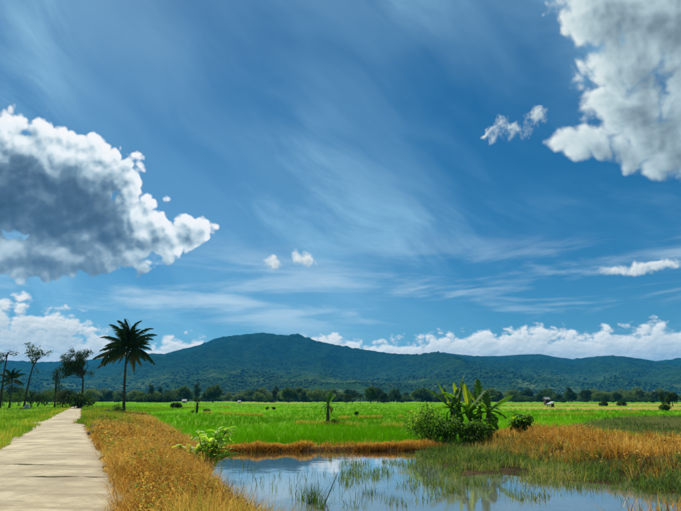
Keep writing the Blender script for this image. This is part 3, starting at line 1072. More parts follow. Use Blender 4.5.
# ---- green verge grass, both sides of the road
mb = MB()
N = 60000
y = sample_y(N, 7, 150, 1.35)
u = rng.random(N)
x = xL(y) + .22 - u ** 1.3 * (6 + y * .28)
dn = fbm(x * .5, y * .5, 3, 171)
keep = (rng.random(N) < .25 + 1.4 * sstep(.3, .6, dn)) & ((x < xL(y) - .1) | (dn > .52))
x, y = x[keep], y[keep]; N = len(x)
sc = np.clip(y / 22, .7, 6)
tn = .38 + 1.1 * (fbm(x * .16, y * .16, 3, 172) - .45) + rng.normal(0, .14, N)
tn = tn + .30 * np.exp(-((xL(y) - x - .6) / .8) ** 2)
blade_mesh(mb, on_ground(x, y), (.16 + .30 * fbm(x * .5, y * .5, 2, 173)) * rng.uniform(.6, 1.3, N), .014 * sc, np.abs(rng.normal(.35, .2, N)), tn)
N = 34000
y = sample_y(N, 20, 150, 1.2)
wv = np.where(y < 95, xB(y) - xR(y), 12 + (y - 95) * .4)
x = xR(y) + .1 + rng.random(N) * np.maximum(wv, 1)
u = (x - xR(y)) / np.maximum(wv, 1)
keep = rng.random(N) < np.maximum(sstep(26, 44, y) * (1 - sstep(.45, .85, u)) + .12, sstep(70, 100, y))
x, y = x[keep], y[keep]; N = len(x)
sc = np.clip(y / 22, .7, 6)
tn = .42 + 1.0 * (fbm(x * .2, y * .2, 3, 174) - .5) + rng.normal(0, .14, N)
blade_mesh(mb, on_ground(x, y), (.22 + .3 * fbm(x * .5, y * .5, 2, 175)) * rng.uniform(.6, 1.3, N), .014 * sc, np.abs(rng.normal(.35, .2, N)), tn)
tag(mb.obj('verge_grass', M['verge']), 'short green and yellow grass along both road verges', kind='stuff')

# ---- dry fringe on the far bank of the pond, dry mound to the right, and the corner tuft
mb = MB()
N = 110000
x = rng.uniform(-8, 32, N); y = rng.uniform(13, 40, N)
sd = poly_sd(x, y, POND); sm = poly_sd(x, y, MOUND)
fr = (sd < .1) & (sd > -1.15) & (y > 17) & (x > xB(y) - 1.0)
md = (sm > -.3) & (rng.random(N) < .30)
keep = (fr | md)
x, y, sd, sm = x[keep], y[keep], sd[keep], sm[keep]; N = len(x)
cl = fbm(x * .8, y * .8, 3, 181)
keep = rng.random(N) < .12 + 1.2 * sstep(.38, .60, cl) + .5 * (sm < -.3)
x, y, sd, sm, cl = x[keep], y[keep], sd[keep], sm[keep], cl[keep]; N = len(x)
hgt = (.14 + .46 * sstep(.3, .7, cl)) * np.where(sm > -.3, 1.0, .55) * rng.uniform(.6, 1.2, N)
tint = .56 + .9 * (fbm(x * .6, y * .6, 3, 182) - .5) + rng.normal(0, .15, N) - .25 * sstep(-.35, 0, sd)
xx = np.repeat(x, 2) + rng.normal(0, .08, 2 * N); yy = np.repeat(y, 2) + rng.normal(0, .08, 2 * N)
blade_mesh(mb, on_ground(xx, yy), np.repeat(hgt, 2) * rng.uniform(.7, 1.2, 2 * N), .015 * rng.uniform(.6, 1.5, 2 * N), np.abs(rng.normal(.65, .28, 2 * N)), np.clip(np.repeat(tint, 2) + rng.normal(0, .08, 2 * N), 0, .95))
N = 9000
x = rng.normal(7.3, .8, N); y = rng.normal(9.6, .7, N)
blade_mesh(mb, on_ground(x, y), rng.uniform(.25, .6, N), .014 * rng.uniform(.6, 1.5, N), np.abs(rng.normal(.5, .25, N)), np.clip(rng.normal(.55, .2, N), 0, 1))
kc_ = 5200
cx_ = rng.uniform(4, 32, kc_); cy_ = rng.uniform(15, 36, kc_)
sm_ = poly_sd(cx_, cy_, MOUND)
kp = (sm_ > -.2) & (fbm(cx_ * .8, cy_ * .8, 3, 187) > .42)
cx_, cy_ = cx_[kp], cy_[kp]; kc_ = len(cx_); big = rng.random(kc_) ** 2
tussocks(mb, cx_, cy_, .22 + .42 * big, 16, np.clip(.50 + 1.2 * (fbm(cx_ * .5, cy_ * .5, 3, 188) - .5) + rng.normal(0, .16, kc_), .05, .92), .06 + .05 * big, .015)
# long straw hanging over the lip of the far bank
EDGE = POND[:6]
seg = rng.integers(0, 5, 26000); tt = rng.random((26000, 1))
wl_ = np.linalg.norm(EDGE[1:] - EDGE[:-1], axis=1); seg = rng.choice(5, 26000, p=wl_ / wl_.sum())
ep = EDGE[seg] * (1 - tt) + EDGE[seg + 1] * tt
ep[:, 1] += rng.uniform(-.05, .95, 26000) ; ep[:, 0] += rng.normal(0, .1, 26000)
cl = fbm(ep[:, 0] * .9, ep[:, 1] * .9, 3, 185)
k = rng.random(26000) < .08 + 1.0 * sstep(.38, .62, cl)
ep = ep[k]; N = len(ep)
low = poly_sd(ep[:, 0], ep[:, 1], POND)
blade_mesh(mb, on_ground(ep[:, 0], ep[:, 1]), rng.uniform(.6, 1.2, N) * (.10 + .20 * sstep(.3, .75, fbm(ep[:, 0] * 1.3, ep[:, 1] * .5, 3, 186))), .014 * rng.uniform(.6, 1.5, N), np.abs(rng.normal(.7, .25, N)), np.clip(.60 + .5 * rng.normal(0, .5, N) - .45 * sstep(-.55, -.1, low), 0, .93), ldir=rng.normal(-1.57, 1.0, N))
tag(mb.obj('bank_dry_grass', M['dry']), 'orange dry grass fringing the far pond bank and covering the mound', kind='stuff')

# ---- weeds growing in the shallow, muddy part of the pond and on the fallow plot
mb = MB()
N = 70000
x = rng.uniform(-1, 32, N); y = rng.uniform(9, 30, N)
sw = poly_sd(x, y, WEEDS)
cl = fbm(x * .7, y * 1.0, 4, 191)
keep = (sw > -.5) & (rng.random(N) < sstep(.36, .60, cl + .12 * sstep(0, 2, sw)))
x, y = x[keep], y[keep]; N = len(x)
tint = .55 + 1.2 * (fbm(x * .5, y * .5, 3, 192) - .5) + rng.normal(0, .2, N)
xx = np.repeat(x, 2) + rng.normal(0, .07, 2 * N); yy = np.repeat(y, 2) + rng.normal(0, .07, 2 * N)
blade_mesh(mb, on_ground(xx, yy), (.14 + .32 * fbm(xx * .9, yy * .9, 2, 193)) * rng.uniform(.6, 1.3, 2 * N), .018 * rng.uniform(.6, 1.5, 2 * N), np.abs(rng.normal(.5, .25, 2 * N)), np.repeat(tint, 2))
N = 26000
pmin, pmax = FALLOW.min(0), FALLOW.max(0)
x = rng.uniform(pmin[0], pmax[0], N); y = rng.uniform(pmin[1], pmax[1], N)
cl = fbm(x * .35, y * .35, 3, 194)
keep = (poly_sd(x, y, FALLOW) > -.4) & (rng.random(N) < sstep(.40, .62, cl))
x, y = x[keep], y[keep]; N = len(x)
blade_mesh(mb, on_ground(x, y), rng.uniform(.12, .4, N), .03 * rng.uniform(.6, 1.5, N), np.abs(rng.normal(.45, .25, N)), np.clip(.4 + 1.4 * (fbm(x * .2, y * .2, 2, 195) - .45) + rng.normal(0, .15, N), 0, 1))
N = 5200
x = rng.uniform(0, 9, N); y = rng.uniform(11.5, 23, N)
cl = fbm(x * .9, y * .6, 3, 197)
keep = (poly_sd(x, y, WEEDS) < .3) & (poly_sd(x, y, WEEDS) > -4.2) & (poly_sd(x, y, POND) > .3) & (cl > .56) & (y < 20.5)
x, y = x[keep], y[keep]; N = len(x)
xx = np.repeat(x, 3) + rng.normal(0, .06, 3 * N); yy = np.repeat(y, 3) + rng.normal(0, .06, 3 * N)
blade_mesh(mb, np.stack([xx, yy, np.full(3 * N, WATER_Z - .06)], -1), rng.uniform(.10, .30, 3 * N), .014 * rng.uniform(.6, 1.5, 3 * N), np.abs(rng.normal(.5, .25, 3 * N)), np.clip(.45 + rng.normal(0, .25, 3 * N), 0, 1))
tag(mb.obj('pond_weeds', M['weed']), 'grey green weeds on the muddy shallows and the fallow plot', kind='stuff')

# sparse rush stems and floating scraps in the open water
mb = MB()
N = 2600
x = rng.uniform(-5, 9, N); y = rng.uniform(9, 24, N)
cl = fbm(x * .55, y * .55, 3, 201)
keep = (poly_sd(x, y, POND) > .15) & (cl > .545)
x, y = x[keep], y[keep]; N = len(x)
pt = np.stack([x, y, np.full(N, WATER_Z - .05)], -1)
blade_mesh(mb, pt, rng.uniform(.10, .34, N), .012 * rng.uniform(.7, 1.6, N), np.abs(rng.normal(.35, .25, N)), rng.uniform(0, .7, N))
N = 10
x = rng.uniform(-5, 9, N); y = rng.uniform(9, 24, N)
keep = (poly_sd(x, y, POND) > .1) & (fbm(x * .55, y * .55, 3, 201) > .5)
x, y = x[keep], y[keep]; N = len(x)
pt = np.stack([x, y, np.full(N, WATER_Z + .022)], -1)
blade_mesh(mb, pt, rng.uniform(.10, .3, N), .04 * rng.uniform(.6, 1.6, N), np.full(N, 1.1), rng.uniform(0, .9, N))
tag(mb.obj('water_grass', M['weed']), 'thin grass stems and leaf scraps dotted over the open water', kind='stuff')


# ------------------------------------------------------------------ leaves, shrubs, trees
def leaf_cards(mb, centers, dirs, length, width, tint, fold=.25, droop=.2):
    """pointed leaves of four triangles: base, two shoulders, tip, folded along the midrib"""
    N = len(centers)
    d = dirs / (np.linalg.norm(dirs, axis=1, keepdims=True) + 1e-9)
    r = rng.normal(0, 1, (N, 3))
    s = np.cross(d, r); s /= (np.linalg.norm(s, axis=1, keepdims=True) + 1e-9)
    nrm = np.cross(s, d)
    L = np.asarray(length).reshape(-1, 1) * np.ones((N, 1)); W = np.asarray(width).reshape(-1, 1) * np.ones((N, 1))
    V = np.zeros((N, 5, 3))
    V[:, 0] = centers
    V[:, 1] = centers + d * L * .45 + s * W * .5 + nrm * W * fold
    V[:, 2] = centers + d * L * .45 - s * W * .5 + nrm * W * fold
    V[:, 3] = centers + d * L; V[:, 3, 2] -= (L * droop)[:, 0]
    V[:, 4] = centers + d * L * .5
    b = np.arange(N)[:, None] * 5
    T = np.concatenate([b + np.array([[0, 4, 1]]), b + np.array([[0, 2, 4]]), b + np.array([[4, 3, 1]]), b + np.array([[2, 3, 4]])])
    mb.add(V.reshape(-1, 3), None, T, np.repeat(np.clip(tint, 0, 1), 5))


def cluster_leaves(mb, clusters, per, length, width, base_tint=.45, tvar=.18, outward=.8):
    """leaves filling small ellipsoid clusters (centre, radius); each cluster has its own shade"""
    for (c, r) in clusters:
        k = max(4, int(per * r * r))
        d = rng.normal(0, 1, (k, 3)); d /= np.linalg.norm(d, axis=1, keepdims=True)
        q = d * (rng.random((k, 1)) ** .45) * r * np.array([1, 1, .72])
        ct = base_tint + rng.normal(0, .12)
        dr = d * outward + rng.normal(0, .6, (k, 3))
        dr[:, 2] -= .15
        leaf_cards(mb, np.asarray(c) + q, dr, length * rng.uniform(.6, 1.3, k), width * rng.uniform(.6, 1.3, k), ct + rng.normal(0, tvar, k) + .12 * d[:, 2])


def crown_clusters(center, radii, n, rsmall, hollow=.55, lower=-.5):
    out = []
    while len(out) < n:
        d = rng.normal(0, 1, 3); d /= np.linalg.norm(d)
        if d[2] < lower: continue
        k = hollow + (1 - hollow) * rng.random()
        out.append((np.asarray(center) + d * np.asarray(radii) * k, rsmall * rng.uniform(.6, 1.25)))
    return out


def make_tree(name, base, label, trunk, limbs, clusters, leaf, mat, per=60, tint=.45, group=None, bark='bark', r0=.2, cat='tree'):
    """trunk: list of points from the base; limbs: list of point lists; clusters: foliage masses, all relative to base"""
    t = thing(name, base, label, cat, group)
    mb = MB()
    nt_ = len(trunk)
    mb.tube([Vector(p) + Vector((0, 0, -.25 if i == 0 else 0)) for i, p in enumerate(trunk)], [r0 * (1.25 if i == 0 else 1) * (1 - .55 * i / (nt_ - 1)) for i in range(nt_)], 9)
    for L in limbs:
        mb.tube(L, [r0 * .42 * (1 - .75 * i / (len(L) - 1)) for i in range(len(L))], 6)
    mb.obj('trunk', M[bark], t, True)
    mb = MB()
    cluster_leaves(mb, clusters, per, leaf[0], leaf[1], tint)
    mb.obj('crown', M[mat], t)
    return t


def limbs_to(trunk_pts, clusters, frac=(.55, 1.0), bend=.15):
    tr = [Vector(p) for p in trunk_pts]
    out = []
    for c, r in clusters:
        f = random.uniform(*frac) * (len(tr) - 1)
        i = min(int(f), len(tr) - 2)
        a = tr[i].lerp(tr[i + 1], f - i)
        b = Vector(c)
        m = a.lerp(b, .5) + Vector((random.uniform(-1, 1), random.uniform(-1, 1), -.6)) * (b - a).length * bend
        out.append([a, m, b])
    return out


# withered leaves and broken bits caught all over the dry bank and the mound
mb = MB()
k = 34000
y = sample_y(k, 5, 60, 1.5); u = rng.random(k); x = xR(y) + .15 + (xB(y) - xR(y)) * u
pp = on_ground(x, y)
kp = (fbm(x * 1.4, y * 1.4, 3, 221) > .50) & (rng.random(k) > sstep(26, 44, y) * (1 - sstep(.42, .75, u)) * .9) & (poly_sd(x, y, POND) < -.1) & (x * x + y * y > 16)
pp = pp[kp]; k = len(pp)
pp[:, 2] += rng.uniform(.12, .62, k) * (1 - .5 * sstep(.6, 1, u[kp]))
sc = np.clip(pp[:, 1] / 13, .7, 1.5)
leaf_cards(mb, pp, rng.normal(0, 1, (k, 3)) * np.array([1, 1, .6]), rng.uniform(.04, .11, k) * sc, rng.uniform(.015, .04, k) * sc, np.clip(.5 + 1.3 * (fbm(pp[:, 0] * 1.2, pp[:, 1] * 1.2, 2, 222) - .5) + rng.normal(0, .28, k), 0, 1))
k = 9000
x = rng.uniform(4, 30, k); y = rng.uniform(15, 35, k)
kp = (poly_sd(x, y, MOUND) > -.1) & (fbm(x, y, 3, 223) > .47)
pp = on_ground(x[kp], y[kp]); k = len(pp); pp[:, 2] += rng.uniform(.05, .45, k)
leaf_cards(mb, pp, rng.normal(0, 1, (k, 3)) * np.array([1, 1, .6]), rng.uniform(.08, .2, k), rng.uniform(.03, .07, k), np.clip(rng.normal(.5, .3, k), 0, 1))
tag(mb.obj('withered_leaves', M['dry']), 'withered leaves caught in the dry grass of bank and mound', kind='stuff')


# ------------------------------------------------------------------ coconut palm
def frond_mesh(L, arch, droop, wl, tint, name, npair=46):
    """arched midrib along +X with two rows of hanging leaflets"""
    mb = MB()
    S = np.linspace(0, 1, 15)
    px_ = L * (S - .12 * arch * S ** 2); pz_ = L * (arch * (S * .55 - S ** 2 * (.5 + .42 * droop)))
    pts = [(a, 0, c) for a, c in zip(px_, pz_)]
    rb = MB(); rb.tube(pts, [.055 * (1 - .85 * s) + .008 for s in S], 5, tint)
    ss = np.linspace(.14, .99, npair)
    X0 = np.interp(ss, S, px_); Z0 = np.interp(ss, S, pz_)
    ln = wl * np.sin(np.clip(ss * 1.02, 0, 1) * np.pi) ** .45 * (1 - .35 * ss) + .12
    for side in (-1, 1):
        k = npair
        hang = droop * .9 + rng.normal(0, .14, k) + .15
        ddir = np.stack([.55 + .5 * ss + rng.normal(0, .08, k), side * np.cos(hang) * (1 - .45 * ss), -np.sin(hang) * 1.0], -1)
        ddir /= np.linalg.norm(ddir, axis=1, keepdims=True)
        base = np.stack([X0, 0 * X0, Z0], -1)
        wv = np.array([.5, -.2 * side, .5]) * .08
        mid = base + ddir * ln[:, None] * .55
        tip = base + ddir * ln[:, None]; tip[:, 2] -= ln * (.22 + .25 * droop)
        V = np.stack([base - wv * .7, base + wv * .7, mid + wv, mid - wv, tip], 1)
        b = np.arange(k)[:, None] * 5
        T = np.concatenate([b + np.array([[0, 1, 2]]), b + np.array([[0, 2, 3]]), b + np.array([[3, 2, 4]])])
        mb.add(V.reshape(-1, 3), None, T, np.repeat(np.clip(tint + rng.normal(0, .12, k), 0, 1), 5))
    return mb.mesh(name, M['palm']), rb.mesh('rachis', M['palm'])


def leaf_pair(name, meshes, rib, parent, loc):
    o = link(name, meshes[0], parent, loc)
    link(rib, meshes[1], o)
    return o


def coconut_palm(base, top, label, L, n, seed, r0=.2, spear=None, group=None, nuts=True, keep_old=True):
    rs = random.Random(seed)
    t = thing('coconut_palm', base, label, 'palm', group)
    tp = Vector(top) - Vector(base)
    mb = MB()
    pts = []
    for i in range(13):
        s = i / 12
        p = tp * s + Vector((math.sin(s * 2.6 + seed) * .16 - math.sin(seed) * .16 * (1 - s), 0, 0)) * L * .18
        pts.append(p)
    pts[-1] = tp
    rad = [r0 * (1.0 - .42 * i / 12) * (1 + (.55 if i == 0 else .15 if i == 1 else 0)) for i in range(13)]
    pts[0] = Vector((0, 0, -.3))
    mb.tube(pts, rad, 12)
    mb.obj('trunk', M['palm_bark'], t, True)
    kinds = [frond_mesh(L, 1.15, .35, L * .25, .40, 'frond'), frond_mesh(L, 1.0, .7, L * .26, .45, 'frond'),
             frond_mesh(L, .8, 1.05, L * .25, .50, 'frond'), frond_mesh(L * .92, .55, 1.25, L * .20, .95, 'frond')]
    for k in range(n):
        f = k / (n - 1)
        rz = k * 2.39996 + rs.uniform(-.25, .25)
        elev = R(84 - 112 * f ** 1.15 + rs.uniform(-12, 12))
        kind = 0 if f < .3 else 1 if f < .6 else 2 if (f < .86 or not keep_old) else 3
        o = leaf_pair('frond', kinds[kind], 'rachis', t, tp + Vector((math.cos(rz), math.sin(rz), 0)) * r0 * .4 + Vector((0, 0, (.5 - f) * L * .10)))
        o.rotation_euler = (Matrix.Rotation(rz, 3, 'Z') @ Matrix.Rotation(-elev, 3, 'Y') @ Matrix.Rotation(rs.uniform(-.5, .5), 3, 'X')).to_euler()
        s = rs.uniform(.70, 1.10) * (.80 if f < .12 else 1)
        o.scale = (s, s, s)
    if spear:
        for (rz, el, s) in spear:
            o = leaf_pair('frond', kinds[0], 'rachis', t, tp)
            o.rotation_euler = (Matrix.Rotation(rz, 3, 'Z') @ Matrix.Rotation(-el, 3, 'Y')).to_euler()
            o.scale = (s, s * .5, s)
    if nuts:
        cb = MB()
        th = np.linspace(0, np.pi, 7)
        vs = [(0, 0, .17)] + [(.13 * math.sin(a) * math.cos(p), .13 * math.sin(a) * math.sin(p), .17 * math.cos(a)) for a in th[1:-1] for p in np.linspace(0, 2 * np.pi, 8, endpoint=False)] + [(0, 0, -.17)]
        qs = [(1 + i * 8 + j, 1 + i * 8 + (j + 1) % 8, 1 + (i + 1) * 8 + (j + 1) % 8, 1 + (i + 1) * 8 + j) for i in range(4) for j in range(8)]
        ts = [(0, 1 + (j + 1) % 8, 1 + j) for j in range(8)] + [(41, 33 + j, 33 + (j + 1) % 8) for j in range(8)]
        cb.add(vs, qs, ts)
        cm = cb.mesh('coconut', M['coconut'], True)
        for k in range(9):
            a = k * 2.1
            link('coconut', cm, t, tp + Vector((math.cos(a) * .38, math.sin(a) * .38, -.45 - .22 * (k % 3))))
    return t


b0 = AT(125, 84, 0); b0.z = float(ground_z(np.array([b0.x]), np.array([b0.y]))[0])
coconut_palm(b0, P3(127.5, 350, 84), 'tall coconut palm with dark crown standing alone right of the road', 5.1, 54, 3, .23,
             spear=[(.25, R(52), 1.12), (math.pi - .3, R(8), 1.0), (0.2, R(-20), .95), (math.pi + .2, R(-32), .9)])
b1 = AT(10.5, 128, -.2)
coconut_palm(b1, P3(12, 379.5, 128), 'short young coconut palm between the slender trees beside the road', 3.4, 16, 5, .20, nuts=False)

# ------------------------------------------------------------------ trees beside the road, left
def place(px, dist, z=-.2):
    return AT(px, dist, z)


def rel(px, py, dist, base):
    p = P3(px, py, dist) - Vector(base)
    return p


# slender leaning tree at the picture's left edge
D_ = 120; b = place(1, D_)
tr = [(0, 0, 0)] + [rel(a, c, D_, b) for a, c in ((2.5, 385), (4.5, 370), (7, 356), (8.5, 352))]
cl = [(rel(a, c, D_ + q, b), r) for a, c, q, r in ((-3, 356, .5, 1.2), (2, 354, -.4, .9), (-6, 360, .2, 1.4), (13, 353.5, .3, .6), (16, 353.2, 0, .4), (9, 352, .3, .5), (-2, 366, 0, .7), (1, 361, .7, .7))]
make_tree('slender_tree', b, 'slender tree with flat ragged crown leaning right, leftmost beside the road', tr, limbs_to(tr, cl, (.8, 1)), cl, (.42, .20), 'tree_dark', 70, r0=.22)
# thin leaning tree with open tufts
D_ = 122; b = place(25, D_)
tr = [(0, 0, 0)] + [rel(a, c, D_, b) for a, c in ((27, 390), (30, 377), (33, 366), (37, 360), (40, 356))]
cl = [(rel(a, c, D_ + q, b), r) for a, c, q, r in ((30, 345, .4, .8), (35, 350.5, -.5, 1.5), (30, 354, .5, 1.1), (39, 353, .2, 1.2), (45, 353, 0, .9), (49, 352.5, .4, .6), (33, 362, -.3, .9), (27, 343.5, 0, .5), (36, 357, 0, 1.0), (37, 371, 0, .6), (31, 349, .8, .8))]
make_tree('slender_tree', b, 'thin crooked tree with open tufted crown above the pale sacks', tr, limbs_to(tr, cl, (.6, 1)), cl, (.45, .22), 'tree_mid', 55, .35, r0=.20)
# dark narrow columnar tree
D_ = 124; b = place(55.5, D_)
tr = [(0, 0, 0)] + [rel(a, c, D_, b) for a, c in ((55.5, 392), (56, 380), (57, 370))]
cl = [(rel(57 + random.uniform(-2.6, 2.6), c, D_ + random.uniform(-.5, .5), b), r) for c, r in ((369, .8), (372, .9), (375, 1.0), (378, 1.0), (382, .9), (386, .9), (390, .7), (394, .6))]
make_tree('columnar_tree', b, 'narrow dark columnar tree left of the big road-end tree', tr, limbs_to(tr, cl, (.4, 1)), cl, (.4, .2), 'tree_dark', 80, .3, r0=.16)
# the big spreading tree over the road end
D_ = 118; b = place(81.5, D_)
tr = [(0, 0, 0)] + [rel(a, c, D_, b) for a, c in ((82.5, 392), (83, 380), (82, 370), (79, 362))]
cl = []
for (a, c, rx, ry, k, r) in ((73, 361, 9, 7, 16, 1.15), (80, 367, 9, 6, 10, 1.0), (88, 353, 4, 2.5, 4, .6), (69, 368, 6, 6, 8, .9), (71, 351, 2.5, 1.5, 3, .5), (92, 373, 4, 1.6, 3, .5), (66, 376, 3, 3, 4, .7), (82, 356, 5, 3, 5, .8)):
    for _ in range(k):
        q = random.uniform(0, 6.28); s = random.uniform(.3, 1) ** .5
        cl.append((rel(a + rx * s * math.cos(q), c + ry * s * math.sin(q), D_ + random.uniform(-2, 2), b), r * random.uniform(.7, 1.2)))
t = make_tree('spreading_tree', b, 'big dark spreading tree with uneven crown at the far end of the road', tr, limbs_to(tr, cl[::2], (.55, 1)), cl, (.42, .2), 'tree_dark', 95, .38, r0=.24)


def make_bush(name, base, label, w_, h_, leaf, mat, n=16, per=None, tint=.45, stems=5, group=None, cat='bush', d_=None, rs=.30):
    """many-stemmed bush"""
    t = thing(name, base, label, cat, group)
    d_ = d_ or w_
    cl = crown_clusters((0, 0, h_ * .52), (w_ * .40, d_ * .40, h_ * .40), n, min(w_, h_) * rs, .5, -.9)
    cl = [(np.array([c[0], c[1], max(c[2], h_ * .14)]), r) for c, r in cl]
    mb = MB()
    for k in range(stems):
        c = cl[k % len(cl)][0]
        a = random.uniform(0, 6.28)
        mb.tube([(math.cos(a) * w_ * .06, math.sin(a) * w_ * .06, -.1), (c[0] * .4, c[1] * .4, c[2] * .5), tuple(c)], [.02 + h_ * .012, .014 + h_ * .008, .008], 5)
    mb.obj('stem', M['twig'], t, True)
    mb = MB()
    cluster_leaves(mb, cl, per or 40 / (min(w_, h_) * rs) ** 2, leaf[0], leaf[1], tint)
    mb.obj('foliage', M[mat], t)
    return t


gz = lambda p: Vector((p.x, p.y, float(ground_z(np.array([p.x]), np.array([p.y]))[0])))
make_bush('flowering_bush', place(65.5, 112), 'olive and yellowish bush under the big road-end tree', 4.2, 4.0, (.40, .22), 'tree_tan', 20, tint=.6)
make_bush('leafy_bush', place(78, 110), 'dark broad-leaved bush at the end of the road right of the olive bush', 4.0, 4.2, (.55, .28), 'tree_mid', 18, tint=.35)
make_bush('leafy_bush', place(89, 140), 'grey green bush just right of the road end', 3.6, 2.8, (.4, .22), 'tree_mid', 14, tint=.5)
make_bush('round_bush', place(38.5, 150), 'small dark round tree behind the thin crooked tree', 4.0, 5.4, (.45, .24), 'tree_dark', 16, tint=.4)
make_bush('round_bush', place(32, 155), 'small dark upright bush left of the dark round tree', 2.6, 5.2, (.45, .24), 'tree_dark', 12, tint=.35)
make_bush('round_bush', place(19, 160), 'pale green bush behind the young coconut palm', 7.0, 5.0, (.5, .26), 'tree_mid', 18, tint=.7)
make_bush('round_bush', place(46, 165), 'low pale green bush left of the columnar tree', 6.0, 5.4, (.5, .26), 'tree_mid', 18, tint=.65)
make_bush('round_bush', place(4, 165), 'low green bush at the foot of the leftmost slender tree', 6.0, 4.4, (.5, .26), 'tree_mid', 16, tint=.55)
make_bush('palm_foot_bush', gz(AT(119, 83)), 'low green bush at the foot of the tall coconut palm', 2.2, 1.3, (.30, .16), 'shrub', 12, tint=.55)

# ------------------------------------------------------------------ banana plants
def banana_leaf_mesh(L, W, bend, tint, tear, seed, name='leaf', mat='banana'):
    """blade along +X, folded on its midrib, arching over, its edges torn into strips"""
    r = np.random.default_rng(seed)
    mb = MB()
    n = 13
    s = np.linspace(0, 1, n)
    ang = np.cumsum(np.full(n, bend / n))
    dxs = np.cos(ang) * L / (n - 1); dzs = -np.sin(ang) * L / (n - 1)
    cx = np.concatenate([[0], np.cumsum(dxs)[:-1]]); cz = np.concatenate([[0], np.cumsum(dzs)[:-1]])
    wd = W * .5 * np.sin(np.clip(.02 + s * .96, 0, 1) * np.pi) ** .62
    wd[0] = W * .03; wd[-1] = W * .02
    rb = MB(); rb.tube([(a, 0, c - .012) for a, c in zip(cx, cz)], [.028 * (1 - .8 * q) * W / .5 for q in s], 5, min(tint + .3, 1))
    for side in (-1, 1):
        for i in range(n - 1):
            tr_ = tear * r.random()
            g = .02 + .10 * (r.random() < tear)
            sag = .16 + .5 * tr_
            a0, a1 = s[i], s[i + 1]
            x0, x1 = cx[i], cx[i + 1]; z0, z1 = cz[i], cz[i + 1]
            w0 = wd[i] * (1 - .25 * tr_); w1 = wd[i + 1] * (1 - .25 * tr_)
            gx_ = (x1 - x0) * g
            vs = [(x0, 0, z0), (x1, 0, z1),
                  (x1 - gx_ + w1 * .12, side * w1 * .55, z1 + w1 * .16 - sag * w1 * .25), (x0 + gx_ + w0 * .12, side * w0 * .55, z0 + w0 * .16 - sag * w0 * .25),
                  (x1 - gx_ * 1.6 + w1 * .3, side * w1 * (1 - .2 * sag), z1 - sag * w1 * .9), (x0 + gx_ * 1.6 + w0 * .3, side * w0 * (1 - .2 * sag), z0 - sag * w0 * .9)]
            mb.add(vs, [(0, 1, 2, 3), (3, 2, 4, 5)], None, np.clip(tint + r.normal(0, .05), 0, 1))
    return mb.mesh(name, M[mat]), rb.mesh('midrib', M[mat])


BL = [banana_leaf_mesh(1.6, .52, .35, .45, .35, 1), banana_leaf_mesh(1.5, .50, 1.3, .58, .7, 2), banana_leaf_mesh(1.4, .48, 2.2, .45, .9, 3),
      banana_leaf_mesh(1.5, .50, .22, .99, .12, 4), banana_leaf_mesh(1.4, .40, 2.3, .5, .95, 5, mat='banana_dry')]


def banana_plant(base, label, stem_h, leaves, scale=1.0, lean=(0, 0), group=None, r0=.12):
    """leaves: (azimuth, elevation, mesh kind, scale)"""
    t = thing('banana_plant', base, label, 'banana plant', group)
    mb = MB()
    tp = Vector((lean[0], lean[1], stem_h))
    mb.tube([(0, 0, -.1), tp * .35, tp * .7, tp], [r0 * 1.15, r0, r0 * .8, r0 * .45], 10)
    mb.obj('pseudostem', M['banana_stem'], t, True)
    for (az_, el_, kind, s) in leaves:
        o = leaf_pair('leaf', BL[kind], 'midrib', t, tp + Vector((0, 0, -.06 * random.random())))
        o.rotation_euler = (Matrix.Rotation(az_, 3, 'Z') @ Matrix.Rotation(-el_, 3, 'Y') @ Matrix.Rotation(random.uniform(-.6, .6), 3, 'X')).to_euler()
        o.scale = (s * scale * .92,) * 3
    return t


def rand_leaves(n, seed, up=1.2, low=-.5, kinds=(1, 1, 2, 2, 2, 4)):
    rs = random.Random(seed)
    out = []
    for k in range(n):
        f = k / max(1, n - 1)
        out.append((k * 2.4 + rs.uniform(-.4, .4), up + (low - up) * f, kinds[min(int(f * len(kinds)), len(kinds) - 1)], rs.uniform(.62, .9)))
    return out


BG = 'banana clump on the pond bank'
def bpos(px, dist):
    return gz(AT(px, dist))

pi = math.pi
banana_plant(bpos(451, 27.2), 'banana plant with one dark upright leaf and one bright yellow-green leaf', 1.75,
             [(pi * .95, R(48), 0, 1.1), (pi * .62 + .5, R(68), 3, 1.1), (.6, R(62), 0, 1.0)] + rand_leaves(6, 11, .6, -.5), group=None)
banana_plant(bpos(459, 27.6), 'tallest banana plant of the clump with thin spear leaf straight up', 2.0,
             [(.6, R(86), 0, 1.0), (2.2, R(80), 3, .8), (3.4, R(58), 1, 1.0)] + rand_leaves(5, 12, .5, -.5))
banana_plant(bpos(470, 27.0), 'banana plant with broad upright yellow-green leaf in the middle of the clump', 1.55,
             [(1.9, R(80), 3, 1.1), (.2, R(60), 0, 1.0), (2.9, R(55), 1, 1.0), (4.6, R(50), 1, 1.0)] + rand_leaves(5, 13, .5, -.6))
banana_plant(bpos(479, 27.4), 'banana plant with dark torn leaves right of the yellow-green leaf', 1.75,
             [(1.2, R(78), 0, 1.1), (.5, R(66), 1, 1.0), (2.6, R(64), 3, .9)] + rand_leaves(5, 14, .5, -.6))
banana_plant(bpos(487, 26.7), 'rightmost banana plant of the clump with drooping pale leaf reaching right', 1.45,
             [(-.1, R(40), 0, 1.0), (.3, R(18), 1, .9), (1.3, R(70), 0, .9), (3.8, R(60), 1, .9)] + rand_leaves(5, 15, .4, -.7))
banana_plant(bpos(444, 26.4), 'low banana sucker half hidden in front of the broad shrub', 1.0, rand_leaves(7, 16, 1.1, -.2), .75)
banana_plant(bpos(465, 26.0), 'low banana sucker at the front foot of the clump', .8, rand_leaves(8, 17, 1.1, -.3), .72)
